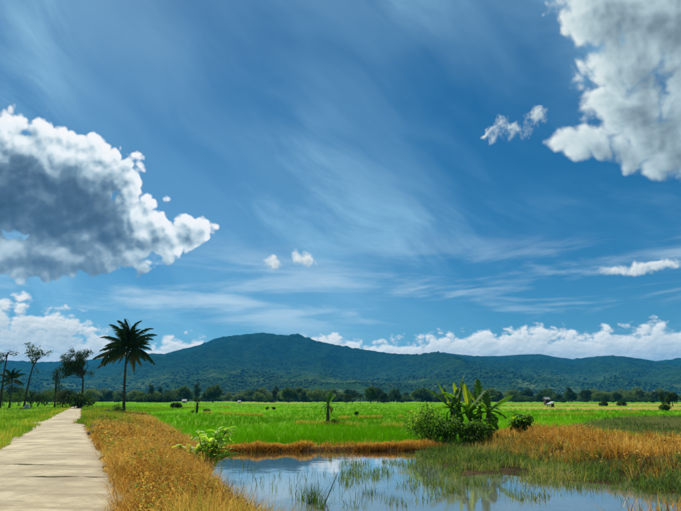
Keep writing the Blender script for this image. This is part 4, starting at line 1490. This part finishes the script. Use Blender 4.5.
banana_plant(bpos(478, 26.0), 'stunted banana sucker with brown hanging leaves at the clump foot', .9, rand_leaves(8, 18, .9, -.6, (1, 2, 4, 4)), .7)
# broad shrub left of the bananas
make_bush('broad_shrub', bpos(428, 26.6), 'wide rounded leafy shrub left of the banana clump', 2.3, 1.95, (.17, .085), 'shrub', 40, tint=.66, stems=10, d_=1.8, rs=.23)
make_bush('broad_shrub', bpos(447, 26.0), 'dark low shrub filling the gap below the banana leaves', 1.7, 1.5, (.16, .08), 'shrub', 24, tint=.42, stems=6, rs=.25)
make_bush('broad_shrub', bpos(474, 25.6), 'dark straggling shrub under the right side of the banana clump', 1.7, 1.15, (.16, .08), 'shrub', 24, tint=.45, stems=6, rs=.24)
# single broad-leaved shrub on the mound
t = thing('large_leaf_shrub', bpos(517, 29), 'small shrub with big glossy leaves standing behind the dry mound', 'shrub')
mb = MB()
rs = random.Random(4)
tips = []
for k in range(9):
    a = k * 2.4; tp = Vector((math.cos(a) * rs.uniform(.25, .62), math.sin(a) * rs.uniform(.2, .5), rs.uniform(.55, 1.35)))
    mb.tube([(0, 0, -.1), tp * .5 + Vector((0, 0, .12)), tp], [.035, .025, .012], 5)
    tips.append(tp)
mb.obj('stem', M['twig'], t, True)
BLS = [banana_leaf_mesh(.55, .26, .9, .55, .1, 31, 'leaf'), banana_leaf_mesh(.5, .24, 1.5, .35, .2, 32, 'leaf'), banana_leaf_mesh(.5, .24, .6, .85, .05, 33, 'leaf')]
for tp in tips:
    for j in range(9):
        o = leaf_pair('leaf', BLS[(j + len(tips)) % 3 if tp.z > .9 else rs.choice((0, 1))], 'midrib', t, tp * rs.uniform(.72, 1.0))
        o.rotation_euler = (0, -rs.uniform(-.5, 1.0), rs.uniform(0, 6.28))
        s = rs.uniform(.75, 1.15); o.scale = (s, s, s)

# lone banana plant in the rice, with a bush at its foot
banana_plant(gz(AT(328, 47)), 'lone banana plant with raised leaves standing in the rice field', 1.75,
             [(pi * .92, R(24), 1, 1.0), (pi * .98, R(6), 2, .95), (pi * .75, R(66), 0, .95), (1.0, R(75), 0, .95), (.15, R(35), 1, .85), (.1, R(62), 0, .8), (-.4, R(8), 2, .7), (pi + .3, R(-25), 2, .75), (-.8, R(-30), 4, .8)], r0=.15)
make_bush('field_bush', gz(AT(336.5, 46.5)), 'low dark bush at the foot of the lone banana plant', 1.1, .62, (.16, .08), 'shrub', 12, tint=.35)
make_bush('field_bush', gz(AT(324, 47.5)), 'small green tuft left of the lone banana plant stem', .7, .7, (.16, .05), 'lime', 8, tint=.4)

# light green shrub growing out of the dry bank
sb = gz(G(206, 468, -.25))
t = thing('green_shrub', sb, 'light green leafy shrub growing out of the dry grass bank by the pond', 'shrub')
mb = MB(); rs = random.Random(9)
LM = []
for q, tn in enumerate((.35, .6, .85)):
    lb = MB()
    S = np.linspace(0, 1, 6)
    wv = .028 * np.sin(np.clip(S * .95 + .05, 0, 1) * np.pi) ** .7
    vs = []
    for a, w2 in zip(S, wv):
        x_ = a * .20; z_ = .03 * math.sin(a * 2) - .06 * a * a
        vs += [(x_, -w2, z_ + w2 * .5), (x_, 0, z_), (x_, w2, z_ + w2 * .5)]
    qs = []
    for i in range(5):
        qs += [(3 * i, 3 * i + 1, 3 * i + 4, 3 * i + 3), (3 * i + 1, 3 * i + 2, 3 * i + 5, 3 * i + 4)]
    lb.add(vs, qs, None, tn)
    LM.append(lb.mesh('leaf', M['lime']))
spots = []
for k in range(15):
    a = rs.uniform(0, 6.28); rad = rs.uniform(.1, .72)
    tp = Vector((math.cos(a) * rad, math.sin(a) * rad * .6, rs.uniform(.75, 1.28) - .35 * rad))
    md = tp * .5 + Vector((0, 0, .15))
    mb.tube([(rs.uniform(-.06, .06), rs.uniform(-.06, .06), -.1), md, tp], [.014, .010, .005], 5)
    for j in range(17):
        f = .42 + .58 * (j / 16)
        p = md.lerp(tp, (f - .5) * 2) if f > .5 else Vector((0, 0, 0)).lerp(md, f * 2)
        spots.append((p, f))
mb.obj('stem', M['twig'], t, True)
t.scale = (1.55, 1.4, 1.3)
for p, f in spots:
    o = link('leaf', LM[rs.choice((0, 1, 1, 2, 2) if f > .7 else (0, 0, 1))], t, p)
    o.rotation_euler = (rs.uniform(-.5, .5), -rs.uniform(-.7, .8), rs.uniform(0, 6.28))
    s = rs.uniform(.7, 1.25); o.scale = (s, s * 1.15, s)

# ------------------------------------------------------------------ far trees: copies of a few kinds in the hazy row beyond the rice
def far_tree_mesh(kind, seed):
    global rng
    keep_rng, rng = rng, np.random.default_rng(seed)
    random.seed(seed)
    mb = MB()
    if kind == 'round':
        H, W = 9.0, 9.0
        mb.tube([(0, 0, -.5), (.1, 0, 2.5), (.3, .1, 5.5)], [.35, .28, .12], 6, mat=1)
        cl = crown_clusters((0, 0, 5.4), (W * .42, W * .42, 3.3), 26, 1.5, .55, -.75)
        m = 'tree_mid' if seed % 2 else 'tree_dark'
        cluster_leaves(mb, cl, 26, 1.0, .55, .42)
    elif kind == 'pale':
        mb.tube([(0, 0, -.5), (.1, 0, 2.5), (.2, .1, 5.0)], [.22, .18, .10], 6, mat=1)
        cl = crown_clusters((0, 0, 4.6), (4.6, 4.2, 3.4), 26, 1.5, .5, -.9)
        m = 'tree_pale'
        cluster_leaves(mb, cl, 24, 1.0, .5, .5)
    elif kind == 'tall':
        mb.tube([(0, 0, -.5), (.1, 0, 4), (.0, .1, 9)], [.26, .2, .10], 6, mat=1)
        cl = [(np.array([rng.normal(0, .8), rng.normal(0, .8), z]), 1.25 * (1.15 - abs(z - 7) / 9)) for z in np.linspace(3, 11.5, 18)]
        m = 'tree_dark'
        cluster_leaves(mb, cl, 30, .9, .45, .35)
    elif kind == 'low':
        mb.tube([(0, 0, -.4), (.3, 0, 1.2), (.6, .1, 2.4)], [.2, .16, .08], 6, mat=1)
        mb.tube([(0, 0, -.4), (-.4, .2, 1.2), (-.8, .1, 2.2)], [.2, .14, .08], 6, mat=1)
        cl = crown_clusters((0, 0, 2.4), (3.6, 3.2, 1.9), 20, 1.2, .45, -1)
        m = 'tree_mid' if seed % 2 else 'tree_dark'
        cluster_leaves(mb, cl, 34, .8, .45, .48)
    elif kind == 'palm':
        mb.tube([(0, 0, -.5), (.2, 0, 3), (.2, .1, 6.5)], [.22, .18, .14], 6, mat=1)
        for k in range(13):
            a = k * 2.4; e = 1.1 - 1.5 * k / 12
            d = np.array([math.cos(a) * math.cos(e), math.sin(a) * math.cos(e), math.sin(e)])
            for j in range(10):
                s = (j + 1) / 10
                c = np.array([.2, .1, 6.5]) + d * 2.7 * s - np.array([0, 0, 1.3 * s * s])
                dd = np.tile(d, (4, 1)) + rng.normal(0, .5, (4, 3)); dd[:, 2] -= .5
                leaf_cards(mb, np.tile(c, (4, 1)), dd, np.full(4, .9), np.full(4, .28), rng.uniform(.2, .6, 4))
        m = 'palm'
    me = mb.mesh('far_tree', [M[m], M['bark']])
    rng = keep_rng
    return me


FAR = {k: [far_tree_mesh(k, s) for s in ss] for k, ss in (('round', (301, 302, 303, 304)), ('pale', (311, 312, 313)), ('tall', (321, 322)), ('low', (331, 332, 333)), ('palm', (341, 342)))}
rs = random.Random(77)
FAR_LABEL = {
    'round': ('round_tree', 'full round-crowned tree beyond the rice', 'round trees beyond the rice fields'),
    'pale': ('pale_tree', 'pale grey-green feathery tree beyond the rice', 'pale trees beyond the rice fields'),
    'tall': ('slim_tree', 'slim upright dark tree beyond the rice', 'slim trees beyond the rice fields'),
    'low': ('low_tree', 'low bushy tree beyond the rice', 'low trees beyond the rice fields'),
    'palm': ('far_palm', 'small dark palm beyond the rice', 'far palms beyond the rice fields')}


ZONES = ((95, 'behind the roadside trees'), (170, 'just right of the coconut palm'), (236, 'behind the leafy stump'), (300, 'before the pale slope'),
         (400, 'behind the lone banana'), (500, 'behind the banana clump'), (590, 'behind the field hut'), (9999, 'towards the right edge'))


def far_tree(kind, px, dist, s, label=None, group=None, sxy=1.0, name=None):
    nm, lb, gr = FAR_LABEL[kind]
    where = next(q for lim, q in ZONES if px < lim)
    lb = lb + ', ' + where; gr = gr + ', ' + where
    p = AT(px, dist, FIELD_Z)
    if dist > 690:
        a = math.degrees(math.atan2(p.x, p.y)); p.z = float(mount_z(np.array([a]), np.array([math.hypot(p.x, p.y)]))[0])
    o = link(name or nm, rs.choice(FAR[kind]), None, p)
    o.rotation_euler = (0, 0, rs.uniform(0, 6.28))
    o.scale = (s * sxy, s * sxy, s)
    return tag(o, label or lb, 'tree', None if label else gr)


# named individuals that stand out of the row
far_tree('round', 213, 420, 1.6, 'big brownish-green tree standing out of the row behind the field stump', name='broad_tree')
far_tree('tall', 196, 440, 1.35, 'slim dark tree just left of the big brownish-green tree', name='slim_tree')
far_tree('round', 371, 330, 1.15, 'dark dense tree left of the banana clump at the far field edge', name='dense_tree', sxy=.8)
far_tree('round', 384, 360, .75, 'smaller green tree right of the dark dense tree at the field edge', name='dense_tree')
for px, q in ((346.5, 'leftmost'), (352, 'middle'), (360, 'rightmost')):
    far_tree('palm', px, 250, .62, q + ' of three little palms at the field edge left of the dense tree', name='little_palm')
far_tree('tall', 275, 400, 1.05, 'single slim dark tree in front of the pale grove', name='slim_tree')
far_tree('low', 603, 190, .42, 'low dark bush on the straw field right of the field hut', name='low_tree')
far_tree('low', 621, 195, .46, 'second low dark bush on the straw field right of the field hut', name='low_tree')
far_tree('tall', 662, 185, .42, 'slim dark tree at the straw field, left one of the pair near the right edge', name='slim_tree')
far_tree('round', 672, 190, .52, 'dark crowned tree at the straw field, right one of the pair near the right edge', name='dense_tree')
far_tree('round', 667, 170, .36, 'small leaning tree with bare trunk between the pair at the straw field', name='bare_tree', sxy=.5)
far_tree('low', 664, 108, .34, 'small green bush on the pale field track near the right edge', name='low_tree')
far_tree('round', 147, 420, .80, 'dark tree mass edge right of the coconut palm trunk', name='dense_tree')
for k in range(9):
    far_tree('low', 140 + k * 3.4, 400 + rs.uniform(-15, 15), rs.uniform(1.2, 1.6), None)
# the row itself
for k in range(185):
    px = rs.uniform(-8, 688)
    d = rs.uniform(440, 720)
    pale = 245 < px < 345
    kind = rs.choices(('round', 'pale', 'tall', 'low', 'palm'), (.2, .5, .06, .19, .05) if pale else (.28, .18, .08, .38, .08))[0]
    s = rs.uniform(.9, 1.6) * (.85 if px > 500 else 1.0)
    far_tree(kind, px, d, s)
for k in range(85):
    far_tree(rs.choices(('low', 'pale', 'round'), (.6, .25, .15))[0], rs.uniform(-8, 688), rs.uniform(560, 690), rs.uniform(1.3, 1.9), sxy=1.35)
# the pale grove behind
for k in range(70):
    far_tree('pale', rs.uniform(236, 350), rs.uniform(690, 860), rs.uniform(1.3, 2.0))

# woodland on the lower slopes that reads as one mass
lo = MB()
ico = bmesh.new()
bmesh.ops.create_icosphere(ico, subdivisions=1, radius=1.0)
bmesh.ops.delete(ico, geom=[v for v in ico.verts if v.co.z < -.6], context='VERTS')
ico.verts.index_update()
iv = np.array([v.co[:] for v in ico.verts]); it = np.array([[v.index for v in f.verts] for f in ico.faces])
ico.free()
NW = 56000
a_ = rng.uniform(-40, 40, NW); r_ = sample_y(NW, 740, 6200, .9)
dn = fbm(r_ * np.sin(np.radians(a_)) / 210, r_ * np.cos(np.radians(a_)) / 260, 4, 211)
k = (dn > np.where(r_ < 2600, .49, .44)) & (rng.random(NW) < 1 - .9 * sstep(2400, 4200, r_))
a_, r_, dn = a_[k], r_[k], dn[k]
zz = mount_z(a_, r_) * np.interp(a_, az, corr)
sz = rng.uniform(1.8, 5.2, len(a_)) * np.clip(r_ / 1900, .7, 1.5) * (1 - .45 * sstep(4200, 5400, r_))
cen = np.stack([r_ * np.sin(np.radians(a_)), r_ * np.cos(np.radians(a_)), zz + sz * .2], -1)
V = iv[None] * rng.uniform(.65, 1.35, (len(a_), len(iv), 1)) * sz[:, None, None] * np.array([1.15, 1.15, .9]) + cen[:, None]
T = it[None] + (np.arange(len(a_)) * len(iv))[:, None, None]
lo.add(V.reshape(-1, 3), None, T.reshape(-1, 3), np.repeat(np.clip(rng.normal(.45, .2, len(a_)) + (dn < .48) * .2 + .35 * (1 - sstep(1400, 3400, r_)), 0, 1), len(iv)))  # crowns on the lower slopes tinted lighter, mist put into their colour
mat, n, o = new_mat('distant_canopy')
ob = n.n.new('ShaderNodeTexCoord').outputs['Object']
kk = n.noise(ob, .5, 4, .65)
principled(n, o, n.mix(n.math('MULTIPLY', kk, .7), n.ramp(n.attr('tint'), [(0, (.010, .030, .010)), (.6, (.022, .058, .016)), (1, (.075, .13, .045))]), (.012, .03, .010)), 1.0, bump=kk, bdist=1.5, spec=.05)
tag(lo.obj('woodland', mat, smooth=True), 'hazy woodland covering the lower mountain slopes', kind='stuff')

# ------------------------------------------------------------------ small buildings
def hut(name, base, label, w_, d_, h_, roof, wall, rz=0.0, open_sides=False, rise=.5, over=.3):
    t = thing(name, base, label, 'hut', rz=rz)
    mb = MB()
    if open_sides:
        for sx in (-1, 1):
            for sy in (-1, 1):
                p = MB(); hh = h_ + (rise if sx > 0 else 0)
                p.box((sx * (w_ / 2 - .06), sy * (d_ / 2 - .06), hh / 2 - .1), (.09, .09, hh + .1)); p.obj('post', M['wood'], t)
        p = MB(); p.box((0, 0, .55), (w_ - .1, d_ - .1, .07)); p.obj('platform', M['wood'], t)
        p = MB(); p.box((w_ / 2 - .16, 0, h_ * .55 + .1), (.05, d_ - .2, h_ * .9)); p.obj('wall', M[wall], t)
        rl = math.atan2(rise, w_)
        p = MB()
        L = w_ / 2 + over
        vs = []
        for sx in (-1, 1):
            for sy in (-1, 1):
                z = h_ + rise / 2 + sx * L * math.tan(rl)
                vs += [(sx * L, sy * (d_ / 2 + over), z + .05), (sx * L, sy * (d_ / 2 + over), z + .11)]
        p.add(vs, [(0, 2, 6, 4), (1, 5, 7, 3), (0, 1, 3, 2), (4, 6, 7, 5), (0, 4, 5, 1), (2, 3, 7, 6)])
        p.obj('roof', M[roof], t)
    else:
        p = MB()
        p.box((0, 0, h_ / 2 - .1), (w_, d_, h_ + .1))
        for s in (-1, 1):
            p.add([(s * w_ / 2, -d_ / 2, h_ - .05), (s * w_ / 2, d_ / 2, h_ - .05), (s * w_ / 2, 0, h_ + rise)], None, [(0, 1, 2)])
        p.obj('wall', M[wall], t)
        p = MB()
        for s in (-1, 1):
            y1 = s * (d_ / 2 + over); z1 = h_ - over * rise / (d_ / 2)
            vs = [(-w_ / 2 - over, 0, h_ + rise + .03), (w_ / 2 + over, 0, h_ + rise + .03), (w_ / 2 + over, y1, z1 + .03), (-w_ / 2 - over, y1, z1 + .03)]
            vs += [(a, b, c + .09) for a, b, c in vs]
            p.add(vs, [(3, 2, 1, 0), (4, 5, 6, 7), (0, 1, 5, 4), (2, 3, 7, 6), (0, 4, 7, 3), (1, 2, 6, 5)])
        p.obj('roof', M[roof], t)
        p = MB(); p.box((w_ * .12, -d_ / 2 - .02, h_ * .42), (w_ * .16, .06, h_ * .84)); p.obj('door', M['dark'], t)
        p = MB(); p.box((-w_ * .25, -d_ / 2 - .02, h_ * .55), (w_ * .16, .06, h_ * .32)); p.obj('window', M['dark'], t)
    return t


hut('field_hut', AT(550, 155, FIELD_Z), 'small open field hut with tilted grey roof on the straw field', 1.5, 1.4, 1.0, 'grey_roof', 'thatch', .25, True, .6, .15)
hut('white_roof_hut', AT(546.5, 240, FIELD_Z), 'little hut with white roof behind the open field hut', 2.0, 1.8, 2.6, 'white_roof', 'thatch', .1, rise=.7)
hut('farm_house', AT(184.5, 360, FIELD_Z), 'low farm house with white roof among the trees near the field stump', 2.6, 2.2, 1.6, 'white_roof', 'plaster', .15, rise=1.0)
hut('white_roof_hut', AT(239.5, 395, FIELD_Z), 'tiny white roofed hut on the far field edge before the pale grove', 1.8, 1.6, 1.0, 'white_roof', 'plaster', -.1, rise=.8)
hut('hill_house', AT(655, 900, 14.0), 'tiny pale house on the wooded slope near the right edge', 4.0, 3.6, 2.2, 'white_roof', 'plaster', .2, rise=1.6)

# dark straw heap, leafy stump and bushes in the rice, left of centre
make_bush('field_bush', gz(AT(176, 140)), 'dark domed bush in the rice left of the leafy stump', 3.4, 1.6, (.4, .2), 'tree_dark', 18, tint=.15)
b = gz(AT(197.5, 92))
t = thing('leafy_stump', b, 'upright dark stump wrapped in leaves standing in the rice', 'stump')
mb = MB(); mb.tube([(0, 0, -.1), (.03, 0, .9), (.0, .05, 1.75)], [.22, .18, .13], 9); mb.tube([(0, 0, 1.5), (-.2, 0, 2.0), (-.35, .1, 2.4)], [.06, .05, .02], 5); mb.tube([(0, 0, 1.4), (.15, 0, 1.9), (.3, .1, 2.3)], [.05, .04, .02], 5)
mb.obj('trunk', M['bark'], t, True)
mb = MB(); cluster_leaves(mb, [((-.3, 0, 2.3), .5), ((.25, .1, 2.2), .45), ((0, 0, 1.2), .38), ((0, 0, .6), .36), ((.05, .1, 1.8), .4)], 260, .22, .1, .3)
mb.obj('foliage', M['tree_dark'], t)
make_bush('field_bush', gz(AT(207.5, 92)), 'low bush in the rice right of the leafy stump', 1.7, .8, (.25, .12), 'shrub', 12, tint=.35)
make_bush('field_bush', gz(AT(192.5, 91)), 'small pale tuft at the left foot of the leafy stump', .9, .6, (.22, .08), 'shrub', 8, tint=.6)
for px, d, q in ((268, 125, 'left'), (274.5, 122, 'right')):
    make_bush('field_bush', gz(AT(px, d)), q + ' one of two tiny dark tufts far out in the rice', 1.0, .6, (.25, .12), 'tree_dark', 7, tint=.3)
make_bush('field_bush', gz(AT(357, 78)), 'tiny dark tuft in the rice right of the lone banana plant', .7, .5, (.2, .1), 'tree_dark', 7, tint=.3)

# white egret standing in the rice
t = thing('egret', gz(AT(629, 96)), 'white egret standing at the edge of the rice near the pale track', 'bird')
mb = MB()
mb.tube([(-.26, 0, .52), (-.16, 0, .60), (.02, 0, .63), (.16, 0, .66), (.21, 0, .78), (.17, 0, .90), (.19, 0, .99), (.25, 0, 1.0)], [.012, .07, .10, .06, .034, .026, .034, .02], 10)
mb.obj('body', M['feather'], t, True)
mb = MB(); mb.tube([(.25, 0, 1.0), (.37, 0, .975)], [.016, .003], 6); mb.obj('beak', M['beak'], t, True)
for s in (-1, 1):
    mb = MB(); mb.tube([(.02, s * .04, .58), (-.02, s * .04, .32), (.01, s * .04, -.02)], [.014, .011, .009], 6); mb.obj('leg', M['dark'], t, True)

# heap of pale sacks under the thin tree
t = thing('sack_heap', AT(27.5, 116, -.15), 'heap of pale sacks at the foot of the thin crooked tree', 'sacks')
t.scale = (.8, .8, .8)
for k, (x_, y_, z_, rz_) in enumerate(((-.5, 0, .22, .2), (.25, .1, .22, -.3), (.75, -.1, .22, .5), (-.1, 0, .6, .1), (.35, .05, .62, 1.2), (.1, 0, 1.0, .4))):
    mb = MB()
    mb.tube([(-.42, 0, 0), (-.36, 0, .0), (-.1, 0, .02), (.15, 0, .02), (.36, 0, 0), (.44, 0, .03)], [.05, .17, .23, .23, .17, .05], 10)
    o = mb.obj('sack', M['sack'], t, True, (x_, y_, z_)); o.rotation_euler = (0, 0, rz_)

# dark rocks and clods along the road's right edge
def rock(base, label, r, seed):
    bm = bmesh.new()
    bmesh.ops.create_icosphere(bm, subdivisions=3, radius=1.0)
    rr_ = random.Random(seed)
    off = Vector((rr_.uniform(0, 50), rr_.uniform(0, 50), 0))
    from mathutils import noise as mn
    for v in bm.verts:
        k = 1 + .5 * mn.noise(v.co * 1.1 + off) + .22 * mn.noise(v.co * 3.1 + off)
        v.co = Vector((v.co.x * r * 1.25 * k, v.co.y * r * k, v.co.z * r * .75 * k))
    me = bpy.data.meshes.new('rock')
    bm.to_mesh(me); bm.free()
    me.materials.append(M['rock'])
    o = link('rock', me, None, Vector(base) + Vector((0, 0, r * .25)))
    o.rotation_euler = (0, 0, rr_.uniform(0, 6))
    return tag(o, label, 'rock')


for k, (px, py, r, lb) in enumerate(((108, 411.5, .42, 'brown rock in the verge close to the coconut palm'), (103, 419, .34, 'flat brown rock on the green verge below the palm'),
                                     (99.5, 424, .22, 'small brown rock between two bigger ones beside the road'), (94.5, 430, .30, 'dark rock at the road edge, nearest of the row'),
                                     (91.5, 434, .16, 'small dark clod at the road edge before the dark rock'))):
    rock(gz(G(px, py, 0)), lb, r, 400 + k)
for k, (px, py, r, lb) in enumerate(((30, 407.6, .5, 'brown earth lump in the grass left of the road'), (22, 409, .4, 'low brown clod in the left verge beside the earth lump'))):
    rock(gz(G(px, py, -.1)), lb, r, 420 + k)

# ------------------------------------------------------------------ plants standing in the pond
def rush_clump(px, py, label, n, h, spread, tint, mat='weed', name='rush_clump', wd=.012):
    p = G(px, py, WATER_Z); p.z = WATER_Z - .3
    k = np.arange(n)
    pts = np.stack([rng.normal(0, spread, n), rng.normal(0, spread, n), 0 * k], -1)
    n = n * 2; pts = np.stack([rng.normal(0, spread, n), rng.normal(0, spread, n), np.zeros(n)], -1)
    mb = MB()
    blade_mesh(mb, pts, (h + .3) * rng.uniform(.5, 1.05, n), wd * rng.uniform(.7, 1.4, n), np.abs(rng.normal(.30, .2, n)), np.clip(tint + rng.normal(0, .18, n), 0, 1))
    return tag(mb.obj(name, M[mat], None, False, p), label, 'water plant')


rush_clump(313, 503, 'dark upright rush clump in the pond, closest to the dry bank', 60, .55, .07, .2)
rush_clump(321, 509, 'thin rush clump at the bottom edge of the pond view', 34, .45, .08, .35)
rush_clump(302, 500, 'sparse rush stems against the dry bank at the pond edge', 22, .42, .10, .5)
rush_clump(355, 508, 'small green rush clump in open water near the bottom edge', 22, .25, .10, .5)
rush_clump(368, 494, 'low dark sedge tuft left of the floating weed patches', 70, .22, .16, .15)
rush_clump(388, 499, 'wide low weed tuft in the middle of the open water', 80, .16, .22, .3)
rush_clump(405, 503, 'low weed tuft right of the wide tuft in open water', 50, .14, .18, .4)
rush_clump(396, 488, 'thin low weed tuft behind the wide tuft', 34, .12, .2, .3)
rush_clump(356, 459, 'small brown tuft near the far pond bank', 30, .16, .12, .9)
rush_clump(366, 466, 'small dark tuft off the far pond bank', 26, .12, .14, .2)
rush_clump(403, 472, 'brownish sedge tuft at the left end of the weed bed', 60, .20, .14, .95)
rush_clump(424, 477, 'dark little tuft in water before the weed bed', 40, .16, .10, .2)
rush_clump(452, 492, 'tall pale green tuft in front of the weed bed', 90, .42, .16, .65)
rush_clump(466, 500, 'dark low tuft in water below the pale green tuft', 50, .14, .14, .1)
rush_clump(513, 498, 'flat brown tuft beside the muddy spit', 60, .12, .22, .95)
rush_clump(440, 484, 'leaning green tuft at the edge of the weed bed', 70, .32, .18, .55)
rush_clump(478, 486, 'bright green tuft at the front edge of the weed bed', 80, .30, .2, .6)
# leaning dead stick
p = G(325, 503, WATER_Z); q = P3(337.5, 473, p.y + .2) - p
mb = MB()
mb.tube([-q * .25, Vector((0, 0, 0)), q * .55 + Vector((.01, 0, .02)), q], [.016, .015, .011, .007], 6)
t = mb.obj('dead_stick', M['wood'], None, True, p)
tag(t, 'thin dead stick leaning out of the pond water', 'stick')

# ------------------------------------------------------------------ haze: one closed box of thin air round the whole place
mat, n, o = new_mat('thin_haze')
pv = n.n.new('ShaderNodeVolumePrincipled')
pv.inputs['Color'].default_value = HAZE_COL
pv.inputs['Density'].default_value = HAZE_D
pv.inputs['Anisotropy'].default_value = 0.0
n.link(pv.outputs[0], o.inputs['Volume'])
hb = MB()
hx, hy0, hy1, hz0, hz1 = 17500.0, -3600.0, 17000.0, -12.0, float(Zm.max()) + 60.0
hb.box((0, (hy0 + hy1) / 2, (hz0 + hz1) / 2), (2 * hx, hy1 - hy0, hz1 - hz0))
haze = hb.obj('haze', mat)
tag(haze, 'thin bluish haze over the valley', kind='stuff')
